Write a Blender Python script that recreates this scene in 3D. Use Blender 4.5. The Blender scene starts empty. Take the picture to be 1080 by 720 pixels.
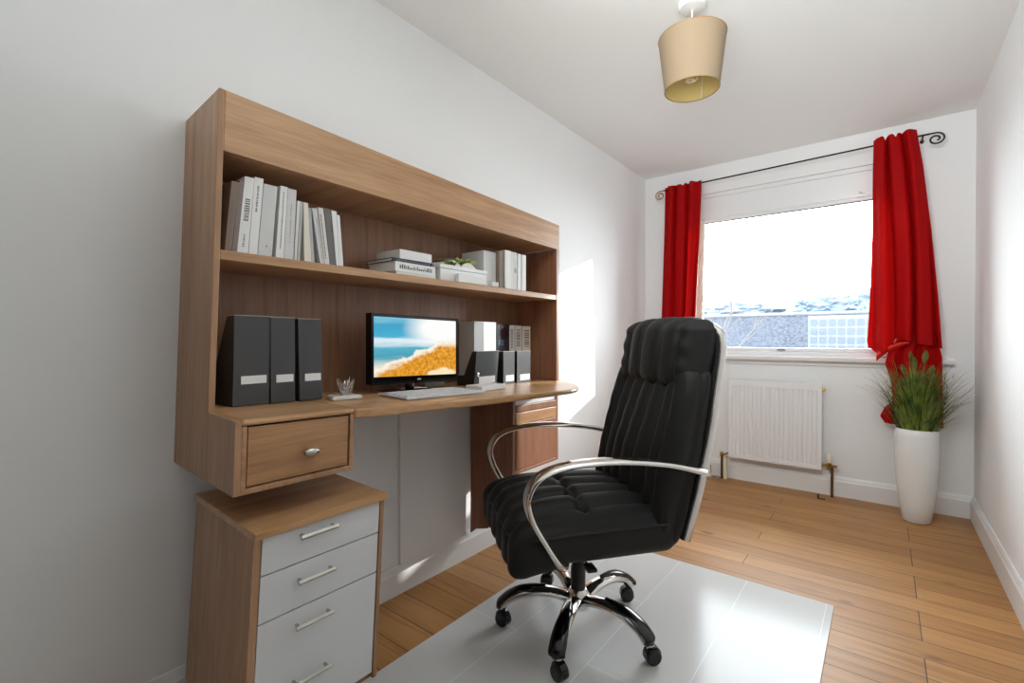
import bpy, bmesh, math, random
from mathutils import Vector, Matrix
random.seed(7)
C = bpy.context.scene.collection
PI = math.pi

# ------------------------------------------------------------------ materials
def lin(c):
    return tuple(((v/255)/12.92 if v/255 <= .04045 else ((v/255+.055)/1.055)**2.4) for v in c) + (1,)

def mat(name, rgb=(200,200,200), rough=.5, metal=0, coat=0, bump=0, bscale=200, spec=.5):
    m = bpy.data.materials.new(name); m.use_nodes = True
    nt = m.node_tree; b = nt.nodes['Principled BSDF']
    b.inputs['Base Color'].default_value = lin(rgb)
    b.inputs['Roughness'].default_value = rough
    b.inputs['Metallic'].default_value = metal
    b.inputs['Coat Weight'].default_value = coat
    b.inputs['Specular IOR Level'].default_value = spec
    # every surface carries a faint procedural variation
    tc = nt.nodes.new('ShaderNodeTexCoord'); n = nt.nodes.new('ShaderNodeTexNoise')
    n.inputs['Scale'].default_value = bscale
    nt.links.new(tc.outputs['Object'], n.inputs['Vector'])
    if bump:
        bp = nt.nodes.new('ShaderNodeBump'); bp.inputs['Strength'].default_value = bump
        bp.inputs['Distance'].default_value = .002
        nt.links.new(n.outputs['Fac'], bp.inputs['Height']); nt.links.new(bp.outputs['Normal'], b.inputs['Normal'])
    return m

def ramp(nt, fac, stops):
    r = nt.nodes.new('ShaderNodeValToRGB'); e = r.color_ramp.elements
    e[0].position, e[0].color = stops[0]; e[1].position, e[1].color = stops[-1]
    for p, c in stops[1:-1]:
        x = e.new(p); x.color = c
    nt.links.new(fac, r.inputs['Fac']); return r.outputs['Color']

def mixc(nt, fac, a, b, blend='MIX'):
    m = nt.nodes.new('ShaderNodeMix'); m.data_type = 'RGBA'; m.blend_type = blend
    for s, v in ((m.inputs[0], fac), (m.inputs[6], a), (m.inputs[7], b)):
        if hasattr(v, 'is_output'): nt.links.new(v, s)
        else: s.default_value = v
    return m.outputs[2]

def wood(name, dark, mid, light, axis='Z', rough=.38, sc=1.0):
    m = mat(name, mid, rough); nt = m.node_tree; b = nt.nodes['Principled BSDF']
    tc = nt.nodes.new('ShaderNodeTexCoord'); mp = nt.nodes.new('ShaderNodeMapping')
    s = {'X':(1.2,26,26), 'Y':(26,1.2,26), 'Z':(26,26,1.2)}[axis]
    mp.inputs['Scale'].default_value = tuple(v*sc for v in s)
    nt.links.new(tc.outputs['Object'], mp.inputs['Vector'])
    n = nt.nodes.new('ShaderNodeTexNoise'); n.inputs['Scale'].default_value = 1.0
    n.inputs['Detail'].default_value = 7; n.inputs['Roughness'].default_value = .62
    n.inputs['Distortion'].default_value = .7
    nt.links.new(mp.outputs['Vector'], n.inputs['Vector'])
    n2 = nt.nodes.new('ShaderNodeTexNoise'); n2.inputs['Scale'].default_value = 6.0; n2.inputs['Detail'].default_value = 3
    nt.links.new(mp.outputs['Vector'], n2.inputs['Vector'])
    c = ramp(nt, n.outputs['Fac'], [(.3, lin(dark)), (.5, lin(mid)), (.72, lin(light))])
    g = ramp(nt, n2.outputs['Fac'], [(.35, (.86,.85,.84,1)), (.6, (1.02,1.02,1.02,1))])
    nt.links.new(mixc(nt, 1.0, c, g, 'MULTIPLY'), b.inputs['Base Color'])
    return m

OAKV = wood('oak_veneer_vertical', (150,112,82), (172,132,99), (188,148,114), 'Z')
OAKH = wood('oak_veneer_horizontal', (158,118,84), (182,141,104), (198,158,120), 'Y')
OAKD = wood('oak_veneer_dark_back', (122,84,60), (144,102,75), (158,116,88), 'Z')  # darker oak for the back panels
OAKX = wood('oak_veneer_crosswise', (150,110,78), (172,130,96), (188,146,112), 'X')
OAKDESK = wood('oak_desktop', (168,124,84), (194,150,106), (210,168,124), 'Y', .28)
REDOAK = wood('reddish_oak_pedestal', (118,76,54), (138,92,67), (154,108,80), 'Z')
DRAWERW = wood('oak_drawer_front', (150,108,72), (172,128,88), (186,142,102), 'Y', .35)

WALL = mat('white_wall_paint', (236,237,238), .75, bump=.05, bscale=120)
CEIL = mat('white_ceiling_paint', (240,241,240), .85)
TRIM = mat('white_gloss_trim', (230,230,230), .35)
PVC = mat('white_window_plastic', (235,236,238), .3)
WHITEFRONT = mat('white_satin_laminate', (214,215,217), .4)
WHITE = mat('white_enamel', (232,232,232), .3)
PAPER = mat('paper_pages', (226,222,212), .9, bump=.3, bscale=900)
COVER = {k: mat('book_cover_'+k, c, .6, bump=.1, bscale=300) for k, c in dict(
    white=(226,226,224), offwhite=(214,212,206), grey=(176,176,176), palegrey=(204,204,203), taupe=(140,126,114),
    mauve=(126,112,108), cream=(222,216,200), dark=(58,58,60), marbled=(108,106,104), navy=(40,46,68), brown=(128,112,98)).items()}
INK = mat('grey_print', (110,110,112), .7)
CHROME = mat('polished_chrome', (225,222,218), .07, 1)
STEEL = mat('brushed_nickel', (190,186,178), .25, 1)
BRASS = mat('aged_brass', (160,128,74), .35, 1)
COPPER = mat('aged_copper_pipe', (120,92,66), .4, 1)
GOLD = mat('gold_valve', (212,176,60), .3, 1)
IRON = mat('dark_iron', (52,46,42), .45, .8)
LEATHER = mat('black_leather', (30,30,30), .55, bump=.2, bscale=380, spec=.3)
PIPING = mat('black_leather_piping', (18,18,18), .5)
BLACKPL = mat('black_plastic', (16,16,19), .3)
BLACKGL = mat('black_gloss_plastic', (8,8,10), .12)
FILEG = mat('charcoal_card', (62,62,64), .55, bump=.15, bscale=500)
FILEB = mat('black_card', (16,16,17), .5, bump=.15, bscale=500)
FILEIN = mat('dark_card_inside', (36,30,28), .8)
EDGE = mat('card_edge_highlight', (170,160,150), .7)
LABEL = mat('white_label', (222,222,222), .6)
POT = mat('white_glazed_ceramic', (228,229,228), .25, coat=.3)
SOIL = mat('potting_soil', (60,46,34), .95, bump=.6, bscale=90)
CREAMPL = mat('cream_plastic', (226,218,190), .45)
GAP = mat('gap_shade_and_gasket', (30,18,12), .9)  # dark tone for painted drawer gap shade, also the window gasket
PLINTHM = mat('dark_plinth', (60,44,34), .7)
FROST = mat('white_acrylic', (236,236,236), .2)

def leafmat(name, a, b):
    m = mat(name, a, .55); nt = m.node_tree; bs = nt.nodes['Principled BSDF']
    tc = nt.nodes.new('ShaderNodeTexCoord'); n = nt.nodes.new('ShaderNodeTexNoise'); n.inputs['Scale'].default_value = 18
    nt.links.new(tc.outputs['Object'], n.inputs['Vector'])
    nt.links.new(ramp(nt, n.outputs['Fac'], [(.35, lin(a)), (.65, lin(b))]), bs.inputs['Base Color'])
    return m
GRASS = leafmat('grass_blades', (48,76,24), (132,148,62))
BROADLEAF = leafmat('broad_leaves', (62,74,28), (96,104,46))
SPRIG = leafmat('fresh_green_sprigs', (120,160,50), (190,206,110))

def red_fabric():
    m = mat('red_curtain_fabric', (160,6,8), .7); nt = m.node_tree; b = nt.nodes['Principled BSDF']
    b.inputs['Sheen Weight'].default_value = 0; b.inputs['Specular IOR Level'].default_value = .12
    tc = nt.nodes.new('ShaderNodeTexCoord'); w = nt.nodes.new('ShaderNodeTexNoise'); w.inputs['Scale'].default_value = 500
    nt.links.new(tc.outputs['Object'], w.inputs['Vector'])
    nt.links.new(ramp(nt, w.outputs['Fac'], [(.3, lin((146,2,5))), (.7, lin((176,5,8)))]), b.inputs['Base Color'])
    t = nt.nodes.new('ShaderNodeBsdfTranslucent'); t.inputs['Color'].default_value = lin((225,20,14))
    mx = nt.nodes.new('ShaderNodeMixShader'); mx.inputs[0].default_value = .10
    out = nt.nodes['Material Output']
    nt.links.new(b.outputs[0], mx.inputs[1]); nt.links.new(t.outputs[0], mx.inputs[2]); nt.links.new(mx.outputs[0], out.inputs['Surface'])
    return m
RED = red_fabric()

def shade_fabric():
    m = mat('beige_shade_fabric', (158,138,114), .85, bump=.2, bscale=700); nt = m.node_tree; b = nt.nodes['Principled BSDF']
    t = nt.nodes.new('ShaderNodeBsdfTranslucent'); t.inputs['Color'].default_value = lin((186,164,130))
    mx = nt.nodes.new('ShaderNodeMixShader'); mx.inputs[0].default_value = .25
    nt.links.new(b.outputs[0], mx.inputs[1]); nt.links.new(t.outputs[0], mx.inputs[2])
    nt.links.new(mx.outputs[0], nt.nodes['Material Output'].inputs['Surface'])
    return m
SHADE = shade_fabric()
SHADEIN = mat('yellowish_shade_lining', (206,184,120), .7)
BULB = mat('white_bulb_glass', (240,228,196), .2)

def glass():
    m = bpy.data.materials.new('window_glass'); m.use_nodes = True; nt = m.node_tree
    nt.nodes.remove(nt.nodes['Principled BSDF'])
    tr = nt.nodes.new('ShaderNodeBsdfTransparent'); tr.inputs[0].default_value = (.97,.98,.98,1)
    gl = nt.nodes.new('ShaderNodeBsdfGlossy'); gl.inputs['Roughness'].default_value = .02
    fr = nt.nodes.new('ShaderNodeFresnel'); fr.inputs['IOR'].default_value = 1.25
    mx = nt.nodes.new('ShaderNodeMixShader')
    nt.links.new(fr.outputs[0], mx.inputs[0]); nt.links.new(tr.outputs[0], mx.inputs[1]); nt.links.new(gl.outputs[0], mx.inputs[2])
    nt.links.new(mx.outputs[0], nt.nodes['Material Output'].inputs['Surface'])
    return m
GLASS = glass()

def floor_mat():
    m = mat('pine_floorboards', (190,142,94), .42, spec=.35); nt = m.node_tree; b = nt.nodes['Principled BSDF']
    tc = nt.nodes.new('ShaderNodeTexCoord')
    br = nt.nodes.new('ShaderNodeTexBrick'); br.offset = .37; br.offset_frequency = 3
    br.inputs['Scale'].default_value = 1; br.inputs['Brick Width'].default_value = 1.7; br.inputs['Row Height'].default_value = .115
    br.inputs['Mortar Size'].default_value = .0020; br.inputs['Mortar Smooth'].default_value = .3; br.inputs['Bias'].default_value = 0
    br.inputs['Color1'].default_value = lin((166,119,68)); br.inputs['Color2'].default_value = lin((186,139,86))
    br.inputs['Mortar'].default_value = lin((84,52,28))
    nt.links.new(tc.outputs['Object'], br.inputs['Vector'])
    mp = nt.nodes.new('ShaderNodeMapping'); mp.inputs['Scale'].default_value = (1.6,22,1)
    nt.links.new(tc.outputs['Object'], mp.inputs['Vector'])
    n = nt.nodes.new('ShaderNodeTexNoise'); n.inputs['Scale'].default_value = 1.6; n.inputs['Detail'].default_value = 7; n.inputs['Distortion'].default_value = .9
    nt.links.new(mp.outputs['Vector'], n.inputs['Vector'])
    g = ramp(nt, n.outputs['Fac'], [(.28, (.76,.70,.62,1)), (.5, (.98,.96,.94,1)), (.75, (1.1,1.1,1.08,1))])
    c = mixc(nt, 1.0, br.outputs['Color'], g, 'MULTIPLY')
    # large tonal variation
    n3 = nt.nodes.new('ShaderNodeTexNoise'); n3.inputs['Scale'].default_value = 2.2; n3.inputs['Detail'].default_value = 2
    nt.links.new(tc.outputs['Object'], n3.inputs['Vector'])
    c = mixc(nt, 1.0, c, ramp(nt, n3.outputs['Fac'], [(.3,(.9,.88,.86,1)), (.7,(1.06,1.06,1.05,1))]), 'MULTIPLY')
    # knots, slightly elongated along the board
    mk = nt.nodes.new('ShaderNodeMapping'); mk.inputs['Scale'].default_value = (2.9,6.4,1); mk.inputs['Location'].default_value=(.3,.1,0)
    nt.links.new(tc.outputs['Object'], mk.inputs['Vector'])
    v = nt.nodes.new('ShaderNodeTexVoronoi'); v.inputs['Scale'].default_value = 1.0; v.inputs['Randomness'].default_value = 1
    nd = nt.nodes.new('ShaderNodeTexNoise'); nd.inputs['Scale'].default_value = 14
    nt.links.new(tc.outputs['Object'], nd.inputs['Vector'])
    av = mixc(nt, .06, mk.outputs['Vector'], nd.outputs['Color'])
    nt.links.new(av, v.inputs['Vector'])
    k = ramp(nt, v.outputs['Distance'], [(.045, (1,1,1,1)), (.12, (0,0,0,1))])
    c = mixc(nt, mixc(nt, 1.0, k, (.75,.75,.75,1), 'MULTIPLY'), c, lin((104,66,34)))
    nt.links.new(c, b.inputs['Base Color'])
    bp = nt.nodes.new('ShaderNodeBump'); bp.inputs['Strength'].default_value = .25; bp.inputs['Distance'].default_value = .002
    inv = nt.nodes.new('ShaderNodeMath'); inv.operation = 'SUBTRACT'; inv.inputs[0].default_value = 1
    nt.links.new(br.outputs['Fac'], inv.inputs[1]); nt.links.new(inv.outputs[0], bp.inputs['Height'])
    nt.links.new(bp.outputs['Normal'], b.inputs['Normal'])
    return m
FLOOR = floor_mat()

def mat_tiles():
    m = mat('white_gloss_floor_panel', (214,214,213), .16, spec=.16); nt = m.node_tree; b = nt.nodes['Principled BSDF']
    tc = nt.nodes.new('ShaderNodeTexCoord'); mp = nt.nodes.new('ShaderNodeMapping'); mp.inputs['Rotation'].default_value=(0,0,PI/2)
    mp.inputs['Location'].default_value = (.1,.05,0)
    nt.links.new(tc.outputs['Object'], mp.inputs['Vector'])
    br = nt.nodes.new('ShaderNodeTexBrick'); br.offset = .5
    br.inputs['Scale'].default_value = 1; br.inputs['Brick Width'].default_value = .9; br.inputs['Row Height'].default_value = .29
    br.inputs['Mortar Size'].default_value = .0012; br.inputs['Mortar Smooth'].default_value = .5
    br.inputs['Color1'].default_value = lin((200,199,197)); br.inputs['Color2'].default_value = lin((204,204,203)); br.inputs['Mortar'].default_value = lin((236,236,236))
    nt.links.new(mp.outputs['Vector'], br.inputs['Vector']); nt.links.new(br.outputs['Color'], b.inputs['Base Color'])
    return m
MATT = mat_tiles()

def screen_mat():
    m = bpy.data.materials.new('beach_wallpaper_on_screen'); m.use_nodes = True; nt = m.node_tree
    nt.nodes.remove(nt.nodes['Principled BSDF'])
    tc = nt.nodes.new('ShaderNodeTexCoord'); sp = nt.nodes.new('ShaderNodeSeparateXYZ')
    nt.links.new(tc.outputs['Generated'], sp.inputs[0]); Y, Z = sp.outputs[1], sp.outputs[2]
    def mth(op, a, b):
        n = nt.nodes.new('ShaderNodeMath'); n.operation = op
        for i, v in enumerate((a, b)):
            if hasattr(v, 'is_output'): nt.links.new(v, n.inputs[i])
            else: n.inputs[i].default_value = v
        return n.outputs[0]
    def noise(sc, scale, detail=4, rough=.5):
        mp = nt.nodes.new('ShaderNodeMapping'); mp.inputs['Scale'].default_value = sc
        nt.links.new(tc.outputs['Generated'], mp.inputs['Vector'])
        n = nt.nodes.new('ShaderNodeTexNoise'); n.inputs['Scale'].default_value = scale; n.inputs['Detail'].default_value = detail; n.inputs['Roughness'].default_value = rough
        nt.links.new(mp.outputs['Vector'], n.inputs['Vector']); return n.outputs['Fac']
    zz = mth('ADD', Z, mth('MULTIPLY', mth('SUBTRACT', noise((1,1.2,8), 2), .5), .16))
    sky = ramp(nt, zz, [(.2, lin((226,226,216))), (.36, lin((70,160,184))), (.50, lin((88,176,200))), (.585, lin((222,236,242))),
                        (.64, lin((214,232,240))), (.69, lin((70,176,210))), (.86, lin((60,160,198))), (.97, lin((120,190,214)))])
    # bright sun glow in the upper right
    dy = mth('MULTIPLY', mth('SUBTRACT', Y, .80), 1.25); dz = mth('MULTIPLY', mth('SUBTRACT', Z, .82), 1.6)
    dist = mth('SQRT', mth('ADD', mth('MULTIPLY', dy, dy), mth('MULTIPLY', dz, dz)), 0)
    sky = mixc(nt, ramp(nt, dist, [(.30, (1,1,1,1)), (.62, (0,0,0,1))]), sky, lin((252,252,250)))
    ridge = mth('ADD', mth('ADD', mth('MULTIPLY', Y, .56), .17), mth('MULTIPLY', mth('SUBTRACT', noise((1,1,1), 7, 5), .5), .22))
    ridge = mth('MINIMUM', ridge, .62)
    d = mth('SUBTRACT', ridge, Z)
    sand = ramp(nt, noise((1,1.6,1), 15, 9, .8), [(.36, lin((160,92,14))), (.5, lin((226,150,30))), (.62, lin((244,188,84))), (.74, lin((252,232,190)))])
    pale = lin((250,240,220))
    c = mixc(nt, ramp(nt, d, [(.0,(0,0,0,1)), (.02,(1,1,1,1))]), sky, pale)
    c = mixc(nt, ramp(nt, mth('ADD', d, mth('MULTIPLY', mth('SUBTRACT', noise((1,1.6,1), 14, 5, .7), .5), .2)), [(.05,(0,0,0,1)), (.14,(1,1,1,1))]), c, sand)
    e1 = mth('MULTIPLY', mth('SUBTRACT', Y, .80), 3.2); e2 = mth('MULTIPLY', Z, 5.2)
    ed = mth('ADD', mth('ADD', mth('MULTIPLY', e1, e1), mth('MULTIPLY', e2, e2)), mth('MULTIPLY', mth('SUBTRACT', noise((1,1,1), 9, 4), .5), .8))
    c = mixc(nt, ramp(nt, ed, [(.30,(1,1,1,1)), (.5,(0,0,0,1))]), c, lin((252,232,190)))
    em = nt.nodes.new('ShaderNodeEmission'); em.inputs['Strength'].default_value = 1.0; nt.links.new(c, em.inputs[0])
    gl = nt.nodes.new('ShaderNodeBsdfGlossy'); gl.inputs['Roughness'].default_value = .3; gl.inputs[0].default_value = (.03,.03,.03,1)
    ad = nt.nodes.new('ShaderNodeAddShader'); nt.links.new(em.outputs[0], ad.inputs[0]); nt.links.new(gl.outputs[0], ad.inputs[1])
    nt.links.new(ad.outputs[0], nt.nodes['Material Output'].inputs['Surface'])
    return m

# ------------------------------------------------------------------ object helpers
def thing(name, label, cat, loc=(0,0,0), rot=(0,0,0), group=None):
    o = bpy.data.objects.new(name, None); o.empty_display_size = .05; C.objects.link(o)
    o.location = loc; o.rotation_euler = rot; o['label'] = label; o['category'] = cat
    if group: o['group'] = group
    return o

def root_of(o):
    while o.parent: o = o.parent
    return o

def obj(name, bm, m, parent=None, world=True, smooth=True, label=None, bev=0, angle=35, origin=None):
    """link one mesh; vertices are given in world space when world=True"""
    me = bpy.data.meshes.new(name)
    bmesh.ops.recalc_face_normals(bm, faces=bm.faces)
    off = Vector((0,0,0))
    if parent is not None and world:
        off = root_of(parent).location.copy()
    elif parent is None and origin is not None:
        off = Vector(origin)
    for v in bm.verts: v.co -= off
    bm.to_mesh(me); bm.free()
    o = bpy.data.objects.new(name, me); C.objects.link(o)
    if parent is not None: o.parent = parent
    elif origin is not None: o.location = origin
    if m: me.materials.append(m)
    if smooth:
        for p in me.polygons: p.use_smooth = True
        me.set_sharp_from_angle(angle=math.radians(angle))
    if bev:
        b = o.modifiers.new('bevel', 'BEVEL'); b.width = bev; b.segments = 2; b.limit_method = 'ANGLE'; b.angle_limit = math.radians(50)
    if label: o['label'] = label
    return o

def struct(name, bm, m, parent=None, **k):
    o = obj(name, bm, m, parent, **k); o['kind'] = 'structure'; return o

def tag(o, label, cat, group=None, kind=None):
    o['label'] = label; o['category'] = cat
    if group: o['group'] = group
    if kind: o['kind'] = kind
    return o

def box(bm, x0, x1, y0, y1, z0, z1):
    vs = [bm.verts.new(p) for p in ((x0,y0,z0),(x1,y0,z0),(x1,y1,z0),(x0,y1,z0),(x0,y0,z1),(x1,y0,z1),(x1,y1,z1),(x0,y1,z1))]
    for f in ((0,3,2,1),(4,5,6,7),(0,1,5,4),(1,2,6,5),(2,3,7,6),(3,0,4,7)): bm.faces.new([vs[i] for i in f])
    return vs

def B(*a):
    bm = bmesh.new()
    if a: box(bm, *a)
    return bm

def prism(bm, pts, axis, a, b):
    """extrude a 2D outline between a and b along axis"""
    def mk(p, t):
        return {'x':(t,p[0],p[1]), 'y':(p[0],t,p[1]), 'z':(p[0],p[1],t)}[axis]
    v0 = [bm.verts.new(mk(p,a)) for p in pts]; v1 = [bm.verts.new(mk(p,b)) for p in pts]
    bm.faces.new(v0); bm.faces.new(v1[::-1]); n = len(pts)
    for i in range(n): bm.faces.new([v0[i], v0[(i+1)%n], v1[(i+1)%n], v1[i]])

def lathe(bm, prof, c=(0,0,0), n=40, cap=True):
    rings = []
    for r, z in prof:
        rings.append([bm.verts.new((c[0]+r*math.cos(2*PI*i/n), c[1]+r*math.sin(2*PI*i/n), c[2]+z)) for i in range(n)])
    for a, b in zip(rings, rings[1:]):
        for i in range(n): bm.faces.new([a[i], a[(i+1)%n], b[(i+1)%n], b[i]])
    if cap: bm.faces.new(rings[0][::-1]); bm.faces.new(rings[-1])

def cyl(bm, p0, p1, r, n=16, r2=None):
    sweep(bm, [p0, p1], r if r2 is None else [r, r2], n=n)

def sweep(bm, pts, r, n=12, side=None, t=None, cap=True):
    """tube along pts. r radius or list; with side vector + t: elliptical section (r along side, t across)"""
    pts = [Vector(p) for p in pts]; N = len(pts)
    rs = r if isinstance(r, (list, tuple)) else [r]*N
    ts = t if isinstance(t, (list, tuple)) else [t]*N
    rings = []; prev = None
    for i, p in enumerate(pts):
        tan = (pts[min(i+1,N-1)] - pts[max(i-1,0)]).normalized()
        if side is not None: s = Vector(side)
        else:
            s = prev if prev is not None else (Vector((0,0,1)) if abs(tan.z) < .9 else Vector((1,0,0)))
        s = (s - tan*s.dot(tan)).normalized(); prev = s
        u = tan.cross(s).normalized(); rr = rs[i]; tt = ts[i] if ts[i] is not None else rr
        rings.append([bm.verts.new(p + s*rr*math.cos(2*PI*k/n) + u*tt*math.sin(2*PI*k/n)) for k in range(n)])
    for a, b in zip(rings, rings[1:]):
        for k in range(n): bm.faces.new([a[k], a[(k+1)%n], b[(k+1)%n], b[k]])
    if cap: bm.faces.new(rings[0][::-1]); bm.faces.new(rings[-1])

def spline(pts, k=8):
    P = [Vector(p) for p in pts]; out = []
    for i in range(len(P)-1):
        a = P[max(i-1,0)]; b = P[i]; c = P[i+1]; d = P[min(i+2,len(P)-1)]
        for j in range(k):
            t = j/k
            out.append(.5*((2*b)+(-a+c)*t+(2*a-5*b+4*c-d)*t*t+(-a+3*b-3*c+d)*t**3))
    out.append(P[-1]); return out

def interp(tab, x):
    if x <= tab[0][0]: return tab[0][1]
    for (a, u), (b, v) in zip(tab, tab[1:]):
        if x <= b: return u + (v-u)*(x-a)/(b-a)
    return tab[-1][1]

def pillow(hx, hy, hz, r, nx, ny, nz):
    """dense rounded box centred on the origin"""
    bm = bmesh.new(); cache = {}
    def pt(x, y, z):
        k = (round(x,5), round(y,5), round(z,5))
        if k not in cache:
            p = Vector((x,y,z)); q = Vector((max(-hx+r,min(hx-r,x)), max(-hy+r,min(hy-r,y)), max(-hz+r,min(hz-r,z))))
            d = p-q
            cache[k] = bm.verts.new(q + (d.normalized()*r if d.length > 1e-9 else d))
        return cache[k]
    def lin_(h, n): return [h*(-1+2*i/n) for i in range(n+1)]
    X, Yv, Z = lin_(hx,nx), lin_(hy,ny), lin_(hz,nz)
    def quad(A, Bv, f):
        for i in range(len(A)-1):
            for j in range(len(Bv)-1):
                vs = [f(A[i],Bv[j]), f(A[i+1],Bv[j]), f(A[i+1],Bv[j+1]), f(A[i],Bv[j+1])]
                try: bm.faces.new(vs)
                except ValueError: pass
    for s in (-1,1):
        quad(X, Yv, lambda a,b: pt(a,b,s*hz)); quad(X, Z, lambda a,b: pt(a,s*hy,b)); quad(Yv, Z, lambda a,b: pt(s*hx,a,b))
    return bm

# ------------------------------------------------------------------ room shell
W, YB, H, YF = 2.01, 3.85, 2.40, -1.7
WX0, WX1, WZ0, WZ1 = .40, 1.64, .935, 2.19      # window opening
struct('floor', B(-.15, W+.15, YF-.15, YB+.15, -.1, 0), FLOOR, smooth=False)
struct('ceiling', B(-.15, W+.15, YF-.15, YB+.15, H, H+.1), CEIL, smooth=False)
struct('wall_left', B(-.15, 0, YF-.15, YB+.15, 0, H), WALL, smooth=False)
struct('wall_right', B(W, W+.15, YF-.15, YB+.15, 0, H), WALL, smooth=False)
struct('wall_front', B(0, W, YF-.15, YF, 0, H), mat('bounce_cut_grey',(120,121,122),.8), smooth=False)  # unseen wall, made grey to cut its bounce on the left wall
bm = bmesh.new()
box(bm, 0, WX0, YB, YB+.15, 0, H); box(bm, WX1, W, YB, YB+.15, 0, H)
box(bm, WX0, WX1, YB, YB+.15, 0, WZ0); box(bm, WX0, WX1, YB, YB+.15, WZ1, H)
struct('wall_back', bm, WALL, smooth=False)
def skirting(name, a, b, axis, wallpos, sgn, h=.125):
    """skirting board with a stepped, rounded top"""
    prof = [(0,0),(.016,0),(.016,h-.03),(.012,h-.022),(.010,h-.012),(.005,h),(0,h)]
    bm = bmesh.new()
    if axis == 'y': prism(bm, [(wallpos+sgn*p, z) for p, z in prof], 'y', a, b)
    else: prism(bm, [(wallpos+sgn*p, z) for p, z in prof], 'x', a, b)
    struct(name, bm, TRIM, smooth=False)
skirting('baseboard_left', YF, YB, 'y', 0, 1, .118)
skirting('baseboard_right', YF, YB, 'y', W, -1, .135)
skirting('baseboard_back', .016, W-.016, 'x', YB, -1, .13)
skirting('baseboard_front', .016, W-.016, 'x', YF, 1, .13)
# pale board standing on the wall under the desk
struct('trim_1', B(0, .018, 1.25, 1.64, .118, .835), WALL, smooth=False, bev=.002)

# window
win = thing('window_1', 'wide white framed fixed window in the back wall', 'window', ((WX0+WX1)/2, YB, WZ0)); win['kind'] = 'structure'
GX0, GX1, GZ0, GZ1 = .455, 1.585, .985, 1.965
def frame(x0,x1,z0,z1,w,y0,y1,wt=None):
    bm = bmesh.new(); wt = wt or w
    box(bm,x0,x0+w,y0,y1,z0,z1); box(bm,x1-w,x1,y0,y1,z0,z1); box(bm,x0+w,x1-w,y0,y1,z0,z0+w); box(bm,x0+w,x1-w,y0,y1,z1-wt,z1); return bm
struct('window_frame', frame(WX0,WX1,WZ0,WZ1,.03,YB+.02,YB+.10), PVC, win, bev=.003)
struct('window_sash', frame(WX0+.03,WX1-.03,WZ0+.03,GZ1+.03,.026,YB+.03,YB+.085), PVC, win, bev=.004)
bm = bmesh.new(); box(bm, WX0+.03, WX1-.03, YB+.03, YB+.09, GZ1+.03, WZ1-.03)
struct('blind_cassette', bm, PVC, win, bev=.003)
struct('gasket', frame(GX0-.001,GX1+.001,GZ0-.004,GZ1+.004,.004,YB+.045,YB+.052), GAP, win, smooth=False)
struct('pane', B(GX0-.002,GX1+.002,YB+.055,YB+.061,GZ0-.004,GZ1+.004), GLASS, win, smooth=False)
bm = bmesh.new(); box(bm, .985,1.035,YB+.022,YB+.031,.972,.981)
struct('drain_cap', bm, INK, win, smooth=False)
bm = bmesh.new(); box(bm, 1.44,1.50,YB+.0,YB+.03,1.99,2.005); cyl(bm,(1.497,YB+.012,1.997),(1.46,YB-.006,2.02),.005)
struct('latch', bm, PVC, win)
bm = bmesh.new(); prism(bm, [(YB-.055,.905),(YB-.058,.912),(YB-.058,.93),(YB-.05,.936),(YB+.02,.936),(YB+.02,.905)], 'x', .37, 1.92)
sill = struct('window_sill', bm, TRIM, win)
bm = bmesh.new(); box(bm, .39,1.90,YB-.012,YB+.0,.87,.905); struct('sill_apron', bm, TRIM, win, bev=.003)

# ------------------------------------------------------------------ desk hutch along the left wall
def deskz(y): return .8784 - .0219*(y-.46)
def zk(z): return interp([(0,0),(.6,0),(.84,-.035),(.90,-.035),(1.25,-.004),(1.30,-.004),(1.53,-.02),(1.69,-.05)], z)
def hw(bm):
    for v in bm.verts:
        x,y,z = v.co; f = max(0,min(1,(2.06-y)/1.6)); g = max(0,min(1.1,(y-.46)/1.6))
        v.co.y = y + f*(.035*(z-.71) - .05*x + .0)
        v.co.z = z + g*zk(z)
    return bm
def grid_box(bm, x0,x1,y0,y1,z0,z1,n=1):
    """box cut along y so the slight warp stays straight"""
    for i in range(n): box(bm,x0,x1,y0+(y1-y0)*i/n,y0+(y1-y0)*(i+1)/n,z0,z1)
hd = thing('hutch_desk', 'long oak wall desk with open bookshelf hutch, side drawer and curved worktop', 'desk', (0,1.25,.709))
Y0, Y1, DX = .46, 2.06, .277
# near side panel: tall, shallow above the worktop and deep below it
bm = bmesh.new(); prism(bm, [(0,.709),(.459,.709),(.459,.876),(DX,.878),(DX,1.69),(0,1.69)], 'y', Y0, Y0+.015)
obj('side_panel', hw(bm), OAKV, hd, smooth=False, bev=.0015)
bm = bmesh.new(); box(bm, 0, DX, Y1-.024, Y1, .86, 1.535)
obj('side_panel', hw(bm), REDOAK, hd, smooth=False, bev=.0015)
bm = bmesh.new(); box(bm, DX-.022, DX, Y0+.015, Y1, 1.535, 1.69)
obj('fascia', hw(bm), OAKH, hd, smooth=False, bev=.0015)
bm = bmesh.new(); box(bm, 0, DX-.022, Y0+.015, Y1, 1.668, 1.69); box(bm, .018, DX-.022, Y0+.015, Y1-.024, 1.535, 1.55)
obj('top_panel', hw(bm), OAKX, hd, smooth=False)
bm = bmesh.new(); box(bm, .001, .018, Y0+.015, Y1-.024, .87, 1.535)
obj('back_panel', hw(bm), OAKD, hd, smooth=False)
bm = bmesh.new(); box(bm, .018, DX-.002, Y0+.015, Y1-.024, 1.260, 1.285)
obj('shelf', hw(bm), OAKH, hd, smooth=False, bev=.002)
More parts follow.
